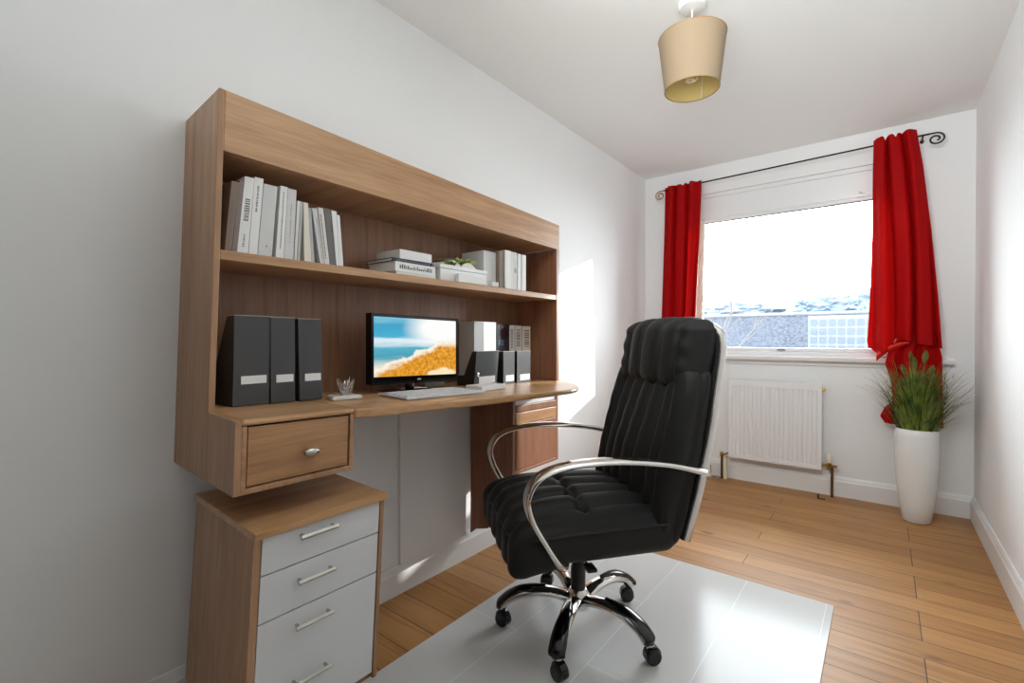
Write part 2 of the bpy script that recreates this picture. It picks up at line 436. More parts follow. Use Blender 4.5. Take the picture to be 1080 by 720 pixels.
# worktop outline
out = [(.001,Y0+.015),(.459,Y0+.015),(.461,.755),(.474,.80),(.490,.90),(.505,1.02),(.530,1.16),(.550,1.30),(.570,1.45),(.586,1.60),(.590,1.67),(.582,1.72),(.562,1.77),(.52,1.84),(.45,1.93),(.37,2.01),(.30,2.05),(.20,2.07),(.001,2.07)]
bm = bmesh.new(); prism(bm, [(.001,Y0+.015),(.459,Y0+.015),(.461,.7565),(.001,.7565)], 'z', .8635, .878)
prism(bm, [(.001,.757),(.461,.757)]+out[3:], 'z', .850, .878)
for v in bm.verts:
    if v.co.z < .855: v.co.z += .013*max(0,min(1,(v.co.y-1.1)/.7))
obj('desktop', hw(bm), OAKDESK, hd, smooth=False, bev=.006)
# drawer housing
bm = bmesh.new(); box(bm, .001,.459,.745,.7565,.709,.863); box(bm,.436,.459,Y0+.015,Y0+.026,.722,.863); box(bm,.001,.459,Y0+.015,.745,.709,.722)
box(bm,.02,.035,Y0+.015,.745,.722,.863)
obj('drawer_housing', hw(bm), OAKX, hd, smooth=False, bev=.001)
bm = bmesh.new(); box(bm, .436,.440,Y0+.015,.745,.722,.863); gapo = obj('drawer_gap_shade', hw(bm), GAP, hd, smooth=False)  # dark sheet painting the shade in the gap around the drawer
bm = bmesh.new(); box(bm, .442,.456,Y0+.029,.7415,.7255,.8595)
dr = obj('drawer', hw(bm), DRAWERW, hd, smooth=False, bev=.001)
bm = bmesh.new()
kz, ky = .780, .612
cyl(bm,(.454,ky,kz),(.466,ky,kz),.006)
k2 = bmesh.new(); bmesh.ops.create_uvsphere(k2, u_segments=24, v_segments=12, radius=1)
for v in k2.verts: v.co = Vector((.475+v.co.x*.010, ky+v.co.y*.021, kz+v.co.z*.011))
tmp = bpy.data.meshes.new('t'); k2.to_mesh(tmp); k2.free(); bm.from_mesh(tmp)
obj('knob', bm, STEEL, dr, label='oval polished nickel knob')
# pedestal under the far end, hanging from the worktop
py0, py1 = 1.695, 2.05
bm = bmesh.new(); prism(bm, [(.018,.118),(.05,.145),(.125,.166),(.278,.25),(.278,.852),(.018,.852)], 'y', py0-.02, py0)
obj('pedestal_side', hw(bm), REDOAK, hd, smooth=False, bev=.001)
bm = bmesh.new(); box(bm,.018,.278,py1-.02,py1,.44,.852); box(bm,.018,.278,py0,py1-.02,.44,.455); box(bm,.018,.27,py0,py1-.02,.44,.60)
obj('pedestal_case', hw(bm), REDOAK, hd, smooth=False, bev=.001)
bm = bmesh.new(); box(bm,.25,.272,py0,py1-.02,.775,.852); obj('pedestal_rail', hw(bm), WHITEFRONT, hd, smooth=False, label='pale band above the small drawers')
for z0,z1,m_ in ((.737,.772,REDOAK),(.675,.733,DRAWERW),(.460,.671,REDOAK)):
    bm = bmesh.new(); box(bm,.262,.280,py0+.004,py1-.024,z0,z1); d2 = obj('pedestal_drawer', hw(bm), m_, hd, smooth=False, bev=.001)

# ------------------------------------------------------------------ drawer chest
ch = thing('drawer_chest', 'oak drawer chest with white fronts and bar handles, under the desk drawer', 'chest of drawers', (.29,.63,0))
def cw(bm):
    for v in bm.verts: v.co.y += .06*(v.co.z-.63) - .05*(v.co.x-.5)
    return bm
cy0, cy1, cz0, cz1 = .464, .809, .140, .633
bm = bmesh.new(); box(bm,.105,.487,cy0+.016,cy0+.032,cz0,cz1-.016); box(bm,.487,.503,cy0,cy0+.016,cz0,cz1-.016); box(bm,.105,.487,cy0,cy0+.016,cz0,cz1-.016)
obj('side_panel', cw(bm), OAKV, ch, smooth=False)
bm = bmesh.new(); box(bm,.105,.503,cy1-.012,cy1,cz0,cz1-.016); obj('side_panel', cw(bm), OAKV, ch, smooth=False, bev=.001)
bm = bmesh.new(); box(bm,.100,.512,cy0-.003,cy1+.005,cz1-.016,cz1); obj('top_panel', cw(bm), OAKDESK, ch, smooth=False, bev=.0015)
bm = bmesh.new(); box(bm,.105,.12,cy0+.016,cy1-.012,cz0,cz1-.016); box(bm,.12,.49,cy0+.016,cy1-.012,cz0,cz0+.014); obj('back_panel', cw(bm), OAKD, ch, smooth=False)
bm = bmesh.new(); box(bm,.476,.480,cy0+.016,cy1-.012,cz0+.014,cz1-.016); obj('drawer_gap_shade', cw(bm), GAP, ch, smooth=False)  # dark backing sheet stands for shade between the chest drawers
for z0,z1,hs in ((.531,.614,(.594,)),(.425,.528,(.490,)),(.157,.422,(.385,.255))):
    bm = bmesh.new(); box(bm,.484,.501,cy0+.019,cy1-.0145,z0,z1); d_ = obj('drawer', cw(bm), WHITEFRONT, ch, smooth=False, bev=.001)
    for hz_ in hs:
        bm = bmesh.new(); ya = .565
        for yy in (ya+.008, ya+.087): cyl(bm,(.500,yy,hz_),(.519,yy,hz_),.004,10)
        sweep(bm,[(.520,ya,hz_),(.520,ya+.095,hz_)],.0055,n=4,side=(0,0,1),t=.0035)
        obj('handle', cw(bm), STEEL, d_)
bm = bmesh.new(); box(bm,.13,.315,cy0+.02,cy1-.06,0,cz0); obj('plinth', bm, PLINTHM, ch, smooth=False)

# white glossy floor mat
obj_mat = obj('chair_mat', B(.332,1.44,-.6,2.25,0,.0045), MATT, None, smooth=False, bev=.001, origin=(.886,.8,0))
tag(obj_mat, 'large glossy white rectangular mat on the floorboards under the office chair', 'floor mat')

# ------------------------------------------------------------------ books on the upper shelf
SZ = 1.2855
def book(y0, y1, yt0, yt1, h, depth, xf, mk, label, marks=None, group='upright books on the upper shelf'):
    """upright book: spine faces the room; bottom y0..y1, top leans to yt0..yt1"""
    t = thing('book', label, 'book', ((xf-depth/2),(y0+y1)/2,SZ), group=group)
    th = (yt1-yt0 + y1-y0)/2; cvr = min(.0025, th*.2)
    def q(f, z):       # position across thickness f at height z
        return y0+(y1-y0)*f + ((yt0-y0)+((yt1-y1)-(yt0-y0))*f)*z/h
    def slab(bm, f0, f1, xa, xb, za, zb):
        vs = [bm.verts.new((x, q(f,z), SZ+z)) for z in (za,zb) for (x,f) in ((xa,f0),(xb,f0),(xb,f1),(xa,f1))]
        for fc in ((0,3,2,1),(4,5,6,7),(0,1,5,4),(1,2,6,5),(2,3,7,6),(3,0,4,7)): bm.faces.new([vs[i] for i in fc])
    e = cvr/th
    bm = bmesh.new(); slab(bm,0,e,xf-depth,xf,0,h); slab(bm,1-e,1,xf-depth,xf,0,h); slab(bm,e,1-e,xf-.003,xf,0,h)
    obj('cover', bm, COVER[mk], t, smooth=False)
    bm = bmesh.new(); slab(bm,e,1-e,xf-depth+.004,xf-.003,.003,h-.004); obj('pages', bm, PAPER, t, smooth=False)
    if marks:
        rnd = random.Random(int(y0*1e4))
        for (z0,z1,f0,f1) in marks:
            bm = bmesh.new(); z = z0
            while z < z1:
                dz = rnd.uniform(.002,.005)
                slab(bm,f0+rnd.uniform(0,.05),f1-rnd.uniform(0,.05),xf,xf+.0004,z,z+dz); z += dz+rnd.uniform(.0015,.003)
            obj('spine_print', bm, INK, t, smooth=False)
    return t
X_ = .245
BK = [
 (.503,.519,.521,.540,.188,'brown','taupe brown book leaning at the left end of the upper shelf',[(.05,.14,.3,.6)]),
 (.520,.532,.541,.553,.196,'mauve','dark mauve book, second from the left end of the upper shelf',None),
 (.533,.560,.554,.578,.209,'white','thick white book with a block of grey print high on its spine',[(.09,.15,.25,.8),(.02,.05,.4,.6)]),
 (.562,.584,.579,.602,.214,'white','tallest white book beside the thick one, print near the spine top',[(.12,.19,.35,.6)]),
 (.586,.623,.603,.640,.202,'palegrey','widest pale grey book with one small dot low on its spine',[(.028,.034,.5,.62)]),
 (.634,.656,.649,.669,.208,'white','white book with a long column of print down its spine',[(.03,.19,.4,.6)]),
 (.657,.684,.670,.695,.206,'palegrey','pale grey book with faint print, right of the white one with a long printed column',[(.05,.16,.45,.55)]),
 (.687,.694,.697,.706,.176,'offwhite','thin off-white booklet leaning right beside the taller grey book',None),
 (.696,.704,.707,.715,.175,'grey','thin grey booklet in the middle of the row of upright books',None),
 (.718,.740,.716,.729,.176,'cream','cream book leaning left in the middle of the row',None),
 (.741,.750,.730,.739,.163,'grey','thin grey book just right of the cream book',None),
 (.768,.782,.742,.757,.165,'palegrey','pale grey book leaning left, beyond the dark gap in the row',[(.02,.14,.6,.8)]),
 (.783,.799,.761,.778,.171,'offwhite','off-white book leaning left with speckled print along its edge',[(.02,.15,.2,.5)]),
 (.800,.819,.781,.800,.172,'marbled','dark marbled grey book near the right end of the row',[(.02,.15,.3,.6)]),
 (.822,.832,.805,.822,.171,'white','white book leaning left, second from the right end of the row',None),
 (.833,.846,.824,.833,.161,'white','short white book at the right end of the left-hand row',None),
]
for (a,b,c,d,h,mk,lb,mr) in BK: book(a,b,c,d,h,.15 if mk!='brown' else .14, X_, mk, lb, mr)

# flat stack of books mid shelf
def flatbook(x0,x1,y0,y1,z0,z1,mk,label,rz=0,marks=None,group='books lying in the flat stack'):
    cx_, cy_ = (x0+x1)/2, (y0+y1)/2
    t = thing('book', label, 'book', (cx_,cy_,z0), (0,0,rz), group)
    hx, hy, h = (x1-x0)/2, (y1-y0)/2, z1-z0; c = min(.0025,h*.18)
    bm = bmesh.new(); box(bm,-hx,hx,-hy,hy,0,c); box(bm,-hx,hx,-hy,hy,h-c,h); box(bm,hx-.003,hx,-hy,hy,c,h-c)
    obj('cover', bm, COVER[mk], t, world=False, smooth=False)
    bm = bmesh.new(); box(bm,-hx+.003,hx-.003,-hy+.003,hy-.003,c,h-c); obj('pages', bm, PAPER, t, world=False, smooth=False)
    if marks:
        bm = bmesh.new(); r_ = random.Random(5); y = -hy*.8
        while y < hy*.8:
            d = r_.uniform(.003,.008); box(bm,hx,hx+.0004,y,y+d,h*.3,h*r_.uniform(.5,.75)); y += d+.003
        obj('spine_print', bm, INK, t, world=False, smooth=False)
ZS = SZ-.002
flatbook(.09,.245,1.052,1.238,ZS,ZS+.014,'offwhite','off-white book at the bottom of the flat stack')
flatbook(.09,.245,1.045,1.236,ZS+.0145,ZS+.048,'white','thick white book low in the flat stack with faint spine print',.02,True)
flatbook(.085,.242,1.04,1.225,ZS+.0485,ZS+.061,'navy','navy blue book between the white ones in the flat stack',-.02,True)
flatbook(.10,.240,1.07,1.222,ZS+.0615,ZS+.094,'white','white book on top of the flat stack',.01)

# white box with plant and papers
t = thing('storage_box', 'wide white storage box lying on the upper shelf under small green sprigs', 'box', (.17,1.395,ZS))
obj('box_body', B(.09,.245,1.262,1.530,ZS,ZS+.050), FROST, t, smooth=False, bev=.002)
obj('lid', B(.087,.248,1.259,1.533,ZS+.0505,ZS+.066), FROST, t, smooth=False, bev=.002)
bm = B(.252,.272,1.335,1.500,ZS,ZS+.034); o = obj('storage_box', bm, FROST, None, smooth=False, bev=.002, origin=(.262,1.42,ZS)); tag(o,'small low white box in front of the wide white storage box','box')
bm = B(.25,.272,1.535,1.580,ZS,ZS+.020); o = obj('paper_block', bm, COVER['palegrey'], None, smooth=False, bev=.001, origin=(.26,1.55,ZS)); tag(o,'tiny pale block on the shelf edge before the upright pale books','block')
t = thing('open_book', 'open paperback fanned on top of the white storage box', 'book', (.16,1.40,ZS+.067))
bm = bmesh.new()
for s in (-1,1):
    for i in range(8):
        y0_ = 1.40+s*.10*i/8; y1_ = 1.40+s*.10*(i+1)/8
        za = ZS+.068+.028*math.sin(PI*min(1,(i+.4)/8))*.9; zb = ZS+.068+.028*math.sin(PI*min(1,(i+1.4)/8))*.9
        vs = [bm.verts.new(p) for p in ((.10,y0_,ZS+.0665),(.22,y0_,ZS+.0665),(.22,y1_,ZS+.0665),(.10,y1_,ZS+.0665),(.10,y0_,za),(.22,y0_,za),(.22,y1_,zb),(.10,y1_,zb))]
        for f in ((0,3,2,1),(4,5,6,7),(0,1,5,4),(1,2,6,5),(2,3,7,6),(3,0,4,7)): bm.faces.new([vs[j] for j in f])
obj('pages', bm, PAPER, t, smooth=False)
bm = bmesh.new(); vs=[bm.verts.new(p) for p in ((.20,1.37,ZS+.108),(.22,1.50,ZS+.092),(.10,1.50,ZS+.094),(.09,1.37,ZS+.112))]; bm.faces.new(vs)
obj('cover', bm, COVER['cream'], t, smooth=False)
def sprig(bm, base, n, spread, h, rnd):
    for i in range(n):
        a = rnd.uniform(0,2*PI); l = rnd.uniform(.5,1)*h; s = rnd.uniform(.2,1)*spread
        p0 = Vector(base); p1 = p0+Vector((s*.5*math.cos(a),s*.5*math.sin(a),l*.7)); p2 = p0+Vector((s*math.cos(a),s*math.sin(a),l*rnd.uniform(.5,1)))
        w = rnd.uniform(.003,.006); sd = Vector((-math.sin(a),math.cos(a),.3))*w
        v = [bm.verts.new(q) for q in (p0, p1-sd, p2, p1+sd)]; bm.faces.new(v)
t = thing('faux_plant', 'small bright green sprigs lying over the open book on the shelf', 'plant', (.22,1.42,ZS+.066))
rnd = random.Random(3); bm = bmesh.new()
for i in range(14): sprig(bm,(.215+rnd.uniform(-.01,.012),1.37+i*.008,ZS+.09+rnd.uniform(-.005,.004)),5,.03,.018,rnd)
obj('foliage', bm, SPRIG, t, smooth=False)
bm = bmesh.new()
for i in range(8): sprig(bm,(.235,1.30+i*.007,ZS+.067),7,.014,.022,rnd)
o = obj('succulent', bm, GRASS, None, smooth=False, origin=(.235,1.325,ZS+.067)); tag(o,'little dark green succulent on the left front of the white storage box','plant')

# standing pale books at the right of the shelf
for (a,b,h,d_,xf,mk,lb,mr) in [
 (1.545,1.628,.160,.13,.215,'palegrey','broad pale grey box file facing out, left of the upright white books',None),
 (1.630,1.664,.168,.15,.235,'brown','brownish grey book beside the broad pale grey file',[(.05,.10,.3,.6)]),
 (1.665,1.706,.176,.15,.240,'white','tallest bright white book in the right-hand group',None),
 (1.707,1.725,.174,.15,.240,'offwhite','off-white book just right of the tallest white book in that group',None),
 (1.726,1.752,.174,.15,.240,'palegrey','pale grey book in the middle of the right-hand group',[(.08,.10,.2,.8)]),
 (1.760,1.782,.172,.15,.240,'white','white book second from the right end of the shelf',None),
 (1.784,1.792,.160,.15,.238,'grey','very thin grey book between two white ones at the right end',None),
 (1.793,1.823,.172,.15,.240,'white','last white book at the right end of the shelf',None)]:
    book(a,b,a,b,h,d_,xf,mk,lb,mr,group='upright books on the upper shelf')

# ------------------------------------------------------------------ magazine files
def magfile(loc, w, h, d, m, label, tall_front=True, cut=.55, group=None, rz=0, lz=(.24,.09), lean=0):
    """open-topped file box: front panel facing +x, sloping cut in both sides"""
    t = thing('magazine_file', label, 'magazine file', loc, (0,0,rz), group)
    th = .003; b = h*(1-cut)
    side = [(0,0),(0,h),(-d*.25,h*.99),(-d*.62,b),(-d,b),(-d,0)]
    for s in (0, w-th):
        bm = bmesh.new(); prism(bm, side, 'y', -w/2+s, -w/2+s+th)
        for v in bm.verts: v.co.y += lean*v.co.z
        obj('side_panel', bm, m, t, world=False, smooth=False)
    bm = bmesh.new(); box(bm,-.002,.001,-w/2,w/2,0,h); 
    for v in bm.verts: v.co.y += lean*v.co.z
    obj('front_panel', bm, m, t, world=False, smooth=False, bev=.001)
    bm = bmesh.new(); box(bm,-d,-d+th,-w/2+th,w/2-th,0,b); box(bm,-d+th,-th,-w/2+th,w/2-th,0,th); obj('back_panel', bm, FILEIN, t, world=False, smooth=False)
    bm = bmesh.new(); box(bm,-.003,.0015,-w/2-.0005,w/2+.0005,h,h+.002)
    pts = [(-w/2-.0004,)]; 
    for (xa,za),(xb,zb) in zip(side[1:4],side[2:5]): sweep(bm,[(xa,-w/2+.0015,za+.001),(xb,-w/2+.0015,zb+.001)],.0018,n=4)
    for v in bm.verts: v.co.y += lean*v.co.z
    obj('edge_highlight', bm, EDGE, t, world=False, smooth=False, label='painted edge highlight')  # pale strips stand in for a highlight along top and left edges
    lz0 = lz[0]*h; lh = lz[1]*h
    bm = bmesh.new(); box(bm,.001,.0022,-w*.28,w*.42,lz0,lz0+lh); obj('label_holder', bm, LABEL, t, world=False, smooth=False, label='blank white label')
    return t
G1 = 'charcoal magazine files on the left of the worktop'
magfile((.215,.580,deskz(.58)+.001), .098,.246,.17, FILEG, 'leftmost charcoal magazine file, its sloping side open to view', group=G1, rz=.04, lean=.02)
magfile((.215,.668,deskz(.668)+.001), .071,.246,.17, FILEG, 'middle of the three charcoal magazine files', group=G1)
magfile((.215,.754,deskz(.754)+.001), .073,.246,.17, FILEG, 'right-hand charcoal magazine file, nearest the monitor', group=G1, lean=-.02)
G2 = 'short black magazine files beside the monitor'
DZ2 = deskz(1.65)+.001
magfile((.225,1.545,deskz(1.545)+.001), .150,.148,.098, FILEB, 'wide black file at the left of the short row right of the monitor', group=G2, lz=(.07,.2), lean=.12, cut=.7)
magfile((.225,1.710,deskz(1.71)+.001), .084,.148,.098, FILEB, 'short black file with white label, middle of its row', group=G2, lz=(.07,.19), cut=.5)
magfile((.225,1.825,deskz(1.825)+.001), .110,.150,.098, FILEB, 'short black file at the right end, by the hutch side', group=G2, lz=(.07,.19), cut=.5)
bm = bmesh.new()
k2 = bmesh.new(); 
lathe(bm,[(.0,0),(.010,0),(.010,.002),(.006,.003),(.006,.0015),(0,.0015)],n=20,cap=False)
for v in bm.verts: v.co = Vector((v.co.z, v.co.x, v.co.y))
# ring pull sits on the wide file
wide = [o for o in C.objects if o.get('label','').startswith('wide black file')][0]
for v in bm.verts: v.co += Vector((.001,-.052,.05))
obj('ring_pull', bm, STEEL, wide, world=False)
k2.free()
# taller items behind the short files (two stacked rows seen above them)
def tallitem(y0,y1,x0,x1,h,m,name,label,cat,extra=None,group=None):
    zb = deskz((y0+y1)/2)+.001
    t = thing(name,label,cat,((x0+x1)/2,(y0+y1)/2,zb),group=group)
    bm = bmesh.new(); box(bm,x0,x1,y0,y0+.003,zb,zb+h); box(bm,x0,x1,y1-.003,y1,zb,zb+h); box(bm,x1-.003,x1,y0+.003,y1-.003,zb,zb+h)
    obj('cover', bm, m, t, smooth=False)
    bm = bmesh.new(); box(bm,x0,x1-.004,y0+.004,y1-.004,zb+.002,zb+h-.006); obj('pages', bm, PAPER if extra!='dark' else FILEIN, t, smooth=False)
    if extra == 'print':
        bm = bmesh.new(); z = zb+h-.02; r_ = random.Random(int(y0*999))
        while z > zb+h-.11:
            d = r_.uniform(.003,.010); box(bm,x1,x1+.0004,y0+.012,y1-.012,z-d,z); z -= d+r_.uniform(.002,.006)
        obj('spine_print', bm, COVER['taupe'], t, smooth=False)
    return t
GB='tall items behind the short black files'
SILV = mat('silver_grey_card',(132,134,136),.5)
tallitem(1.590,1.745,.022,.128-.01,.285,COVER['white'],'box_file','white and grey box file rising behind the short black files','box file',group=GB)
bm = B(.1185,.1192,1.590,1.655,deskz(1.66)+.003,deskz(1.66)+.284); o=obj('grey_panel',bm,SILV,[q for q in C.objects if q.get('label','').startswith('white and grey box')][0],smooth=False,label='dark grey left half')
NAVY = mat('dark_navy_gloss',(20,28,44),.25)
tk = tallitem(1.748,1.845,.022,.12,.278,NAVY,'box_file','dark navy box file behind the middle short black file','box file','dark',group=GB)
bm = bmesh.new(); lathe(bm,[(.03,0),(.03,.0006)],n=28); 
for v in bm.verts: v.co = Vector((v.co.z+.1201, v.co.x+1.805, v.co.y*.9+deskz(1.8)+.235))
obj('round_badge', bm, BLACKGL, tk)
TEAL = mat('dull_teal_print',(24,74,92),.4)
bm = B(.1201,.1206,1.76,1.80,deskz(1.8)+.178,deskz(1.8)+.205); obj('cover_print', bm, TEAL, tk, smooth=False)
for a,b,mk,lb in ((1.848,1.886,'offwhite','off-white manual directly right of the navy box file'),(1.892,1.948,'palegrey','pale grey manual, middle of three behind the black files'),(1.958,2.025,'cream','cream manual against the right side of the hutch')):
    tallitem(a,b,.022,.12,.278,COVER[mk],'manual',lb,'book','print',group=GB)

# ------------------------------------------------------------------ monitor
mz = deskz(1.19)
mo = thing('computer_monitor', 'black widescreen monitor showing a golden dune under blue sky', 'monitor', (.15,1.19,mz+.001))
my0,my1,mz0,mz1 = .980,1.403,.897,1.150
def mwp(bm):
    for v in bm.verts:
        v.co.z -= .012*(v.co.y-my0)/(my1-my0) * (1 if v.co.z<1.0 else .6)
    return bm
bm = bmesh.new(); box(bm,.165,.196,my0,my1,mz0,mz1); obj('housing', mwp(bm), BLACKGL, mo, smooth=False, bev=.004)
bm = bmesh.new(); box(bm,.1962,.1972,my0+.0105,my1-.0105,mz0+.029,mz1-.012); obj('screen', mwp(bm), screen_mat(), mo, smooth=False)
bm = bmesh.new(); b0,b1=.1962,.200
box(bm,b0,b1,my0+.001,my0+.0105,mz0,mz1); box(bm,b0,b1,my1-.0105,my1-.001,mz0,mz1); box(bm,b0,b1,my0+.0105,my1-.0105,mz1-.012,mz1-.001); box(bm,b0,b1,my0+.0105,my1-.0105,mz0,mz0+.029)
obj('bezel', mwp(bm), BLACKGL, mo, smooth=False)
bm = bmesh.new(); ly=1.186
for i,(yy,w_,h_) in enumerate(((0,.004,.004),(.005,.003,.003),(.009,.003,.003),(.0135,.003,.003))): box(bm,.2001,.2005,ly+yy,ly+yy+w_,mz0+.013,mz0+.013+h_)
box(bm,.2001,.2005,ly,ly+.017,mz0+.0168,mz0+.0178)
obj('maker_mark', mwp(bm), LABEL, mo, smooth=False)
bm = bmesh.new(); cyl(bm,(.15,1.19,mz+.006),(.15,1.19,mz+.10),.018); box(bm,.142,.166,1.15,1.23,.95,1.03); obj('neck', bm, BLACKGL, mo)
bm = bmesh.new(); lathe(bm,[(.0,0),(.10,0),(.10,.004),(.085,.008),(.02,.012)],(0,0,0),48,False)
for v in bm.verts: v.co = Vector((.155+v.co.x*.75, 1.17+v.co.y*1.1, mz+.001+v.co.z))
obj('base', bm, BLACKGL, mo)
# keyboard / slim silver board lying on the worktop
kb = thing('keyboard', 'slim silver white keyboard lying in front of the monitor', 'keyboard', (.33,1.16,deskz(1.16)))
def kmap(u, v, z):      # u along desk 0..1, v depth 0..1 (back to front)
    a = Vector((.245,.975)); b = Vector((.245,1.325)); c = Vector((.425,.950)); d = Vector((.440,1.300))
    p = (a*(1-u)+b*u)*(1-v) + (c*(1-u)+d*u)*v
    return (p.x, p.y, deskz(p.y)+z)
def kbox(bm,u0,u1,v0,v1,z0,z1):
    vs=[bm.verts.new(kmap(u,v,z)) for z in (z0,z1) for u,v in ((u0,v0),(u0,v1),(u1,v1),(u1,v0))]
    for f in ((0,3,2,1),(4,5,6,7),(0,1,5,4),(1,2,6,5),(2,3,7,6),(3,0,4,7)): bm.faces.new([vs[i] for i in f])
bm = bmesh.new(); kbox(bm,0,1,0,1,.001,.009); obj('body', bm, mat('silver_plastic',(206,208,212),.3), kb, smooth=False, bev=.002)
bm = bmesh.new()
for r_ in range(5):
    for c_ in range(15):
        u0=.04+c_*.061; v0=.10+r_*.165
        if r_==4 and 3<c_<8: continue
        kbox(bm,u0,u0+.053,v0,v0+.135,.009,.0115)
kbox(bm,.04+4*.061,.04+8*.061-.008,.10+4*.165,.235+4*.165,.009,.0115)
obj('keys', bm, mat('grey_keys',(206,208,212),.5), kb, smooth=False)
# white blocks on the worktop
bm = B(.06,.125,1.29,1.397,deskz(1.33)+.001,deskz(1.33)+.03); o = obj('storage_box', bm, FROST, None, smooth=False, bev=.002, origin=(.12,1.33,deskz(1.33))); tag(o,'white box peeking out behind the lower right of the monitor','box')
bm = B(.30,.385,1.345,1.49,deskz(1.42)+.001,deskz(1.42)+.020); o = obj('note_block', bm, FROST, None, smooth=False, bev=.002, origin=(.34,1.41,deskz(1.41))); tag(o,'flat white block on the worktop between keyboard and black files','box')

# wire cup on white block
zz = deskz(.835)+.001
t = thing('clip_dish', 'flat white dish at the worktop edge holding a wire clip cup', 'dish', (.255,.84,zz))
bm = bmesh.new(); prism(bm,[(.215,.805),(.275,.790),(.300,.875),(.235,.885)],'z',zz,zz+.012); obj('dish_body', bm, FROST, t, smooth=False, bev=.003)
t = thing('wire_cup', 'little silver wire cup of clips standing on the white dish', 'cup', (.262,.842,zz+.0125))
rnd=random.Random(11); bm=bmesh.new()
for i in range(16):
    a=2*PI*i/16+rnd.uniform(-.1,.1); r0=.009; r1=.026*rnd.uniform(.85,1.15); h=rnd.uniform(.038,.055)
    sweep(bm,[(.262+r0*math.cos(a),.842+r0*math.sin(a),zz+.013),(.262+.019*math.cos(a+.2),.842+.019*math.sin(a+.2),zz+.03),(.262+r1*math.cos(a+.3),.842+r1*math.sin(a+.3),zz+.013+h)],.0009,n=5)
for zr,rr in ((.014,.009),(.028,.018),(.044,.023)):
    sweep(bm,[(.262+rr*math.cos(a),.842+rr*math.sin(a),zz+zr) for a in [2*PI*k/24 for k in range(25)]],.0008,n=5,cap=False)
obj('wire_basket', bm, STEEL, t)
bm=bmesh.new()
for i in range(7):
    a=rnd.uniform(0,6.28); r1=rnd.uniform(.005,.02)
    sweep(bm,[(.262,.842,zz+.015),(.262+r1*math.cos(a),.842+r1*math.sin(a),zz+rnd.uniform(.045,.062))],.0016,n=5)
obj('clips', bm, FROST, t)

# ------------------------------------------------------------------ office chair (local: +x is the way it faces)
ang = math.atan2(-.774,-.633)
chr_ = thing('office_chair', 'black padded leather swivel chair with chrome loop arms on the white mat', 'chair', (.71,1.51,.0045), (0,0,ang))
def lo(name, bm, m, parent=chr_, **k): return obj(name, bm, m, parent, world=False, **k)
def valley(d, w): return math.exp(-(d/w)**2)
# seat
bm = pillow(.278,.285,.056,.045,72,96,14)
vy = [-.19,-.095,.0,.095,.19]
for v in bm.verts:
    x,y,z = v.co
    top = max(0,min(1,(z+.02)/.06)); front = max(0,min(1,(x-.20)/.07))
    edge = (1-min(1,abs(y)/.285)**3)*(1-min(1,abs(x)/.278)**4)
    k = max(top, front*.9) * (1 if abs(y)<.25 else 0)
    wob = .010*math.sin(x*9)
    d = min(abs(y - q - wob*(1 if q>0 else -1)*.4) for q in vy)
    pl = -.009*valley(d,.009) + .012*math.sin(PI*.5*min(1,d/.047))
    cs = -.013*valley(x-.03,.014)*min(1,max(0,(.25-abs(y))/.04))
    tf = -.014*sum(valley(math.hypot(x-.03,y-q),.022) for q in vy[1:5])
    if top>0: v.co.z += top*(edge*.050 + (pl*min(1,edge*2.5) + cs+tf if abs(y)<.255 else 0))
    if front>0 and abs(y)<.26: v.co.x += front*pl*.8
    if x > .05: v.co.z -= .030*((x-.05)/.22)**2*(1.0 if z<0 else .35)
    if z < 0 and x>.12: v.co.z -= .012
    v.co.y *= 1-.05*max(0,-x/.28)
for v in bm.verts: v.co += Vector((.028,0,.417))
lo('seat', bm, LEATHER, angle=180)
bm = bmesh.new()
for s in (-1,1):
    pts=[(.278,s*.262,.437),(.243,s*.277,.449),(.12,s*.2855,.462),(-.05,s*.2835,.465),(-.2,s*.276,.464)]
    sweep(bm, spline(pts,6), .0042, n=8)
sweep(bm, spline([(.278,-.262,.437),(.300,-.2,.44),(.305,0,.44),(.300,.2,.44),(.278,.262,.437)],6), .004, n=8)
lo('seat_piping', bm, PIPING)
# backrest
XB = [(.36,-.258),(.376,-.263),(.557,-.317),(.71,-.352),(.864,-.383),(.988,-.411),(1.098,-.424),(1.16,-.43)]
bz0,bz1 = .372,.965
bm = pillow(.045,.268,(bz1-bz0)/2,.042,36,110,120)
by_ = [-.195,-.118,-.038,.048,.135,.205]
for v in bm.verts:
    x,y,z = v.co; Zw = z+(bz0+bz1)/2; f = max(0,min(1,(x+.005)/.04))
    u = (Zw-bz0)/(bz1-bz0)
    fan = 1 - .10*(u-.5)
    d = min(abs(y-q*fan) for q in by_)
    pl = -.010*valley(d,.009)+.013*math.sin(PI*.5*min(1,d/.040))
    bulge = .030*math.sin(PI*min(1,max(0,u*1.02)))*(1-(y/.30)**2) + .016*valley(u-.42,.22)*(1-(y/.3)**2)
    side = .016*valley(abs(y)-.225,.035)
    creases = .0012*math.sin(Zw*70+y*22)*valley(u-.62,.22)
    v.co.x = x + f*(bulge+pl+side+creases)
    narrow = 1 - .13*max(0,(Zw-.80)/.2)**1.5 if Zw>.80 else 1
    v.co.y = y*narrow + (.003*math.sin(Zw*30) if abs(y)>.25 else 0)
    if abs(y)>.24:
        v.co.y += math.copysign(1,y)*(.010*valley(x-.028,.016)+.008*valley(x+.03,.02)-.005*valley(x-.002,.006))
    v.co.z = Zw
    v.co.x += interp(XB,Zw)+.055
lo('backrest', bm, LEATHER, angle=180)
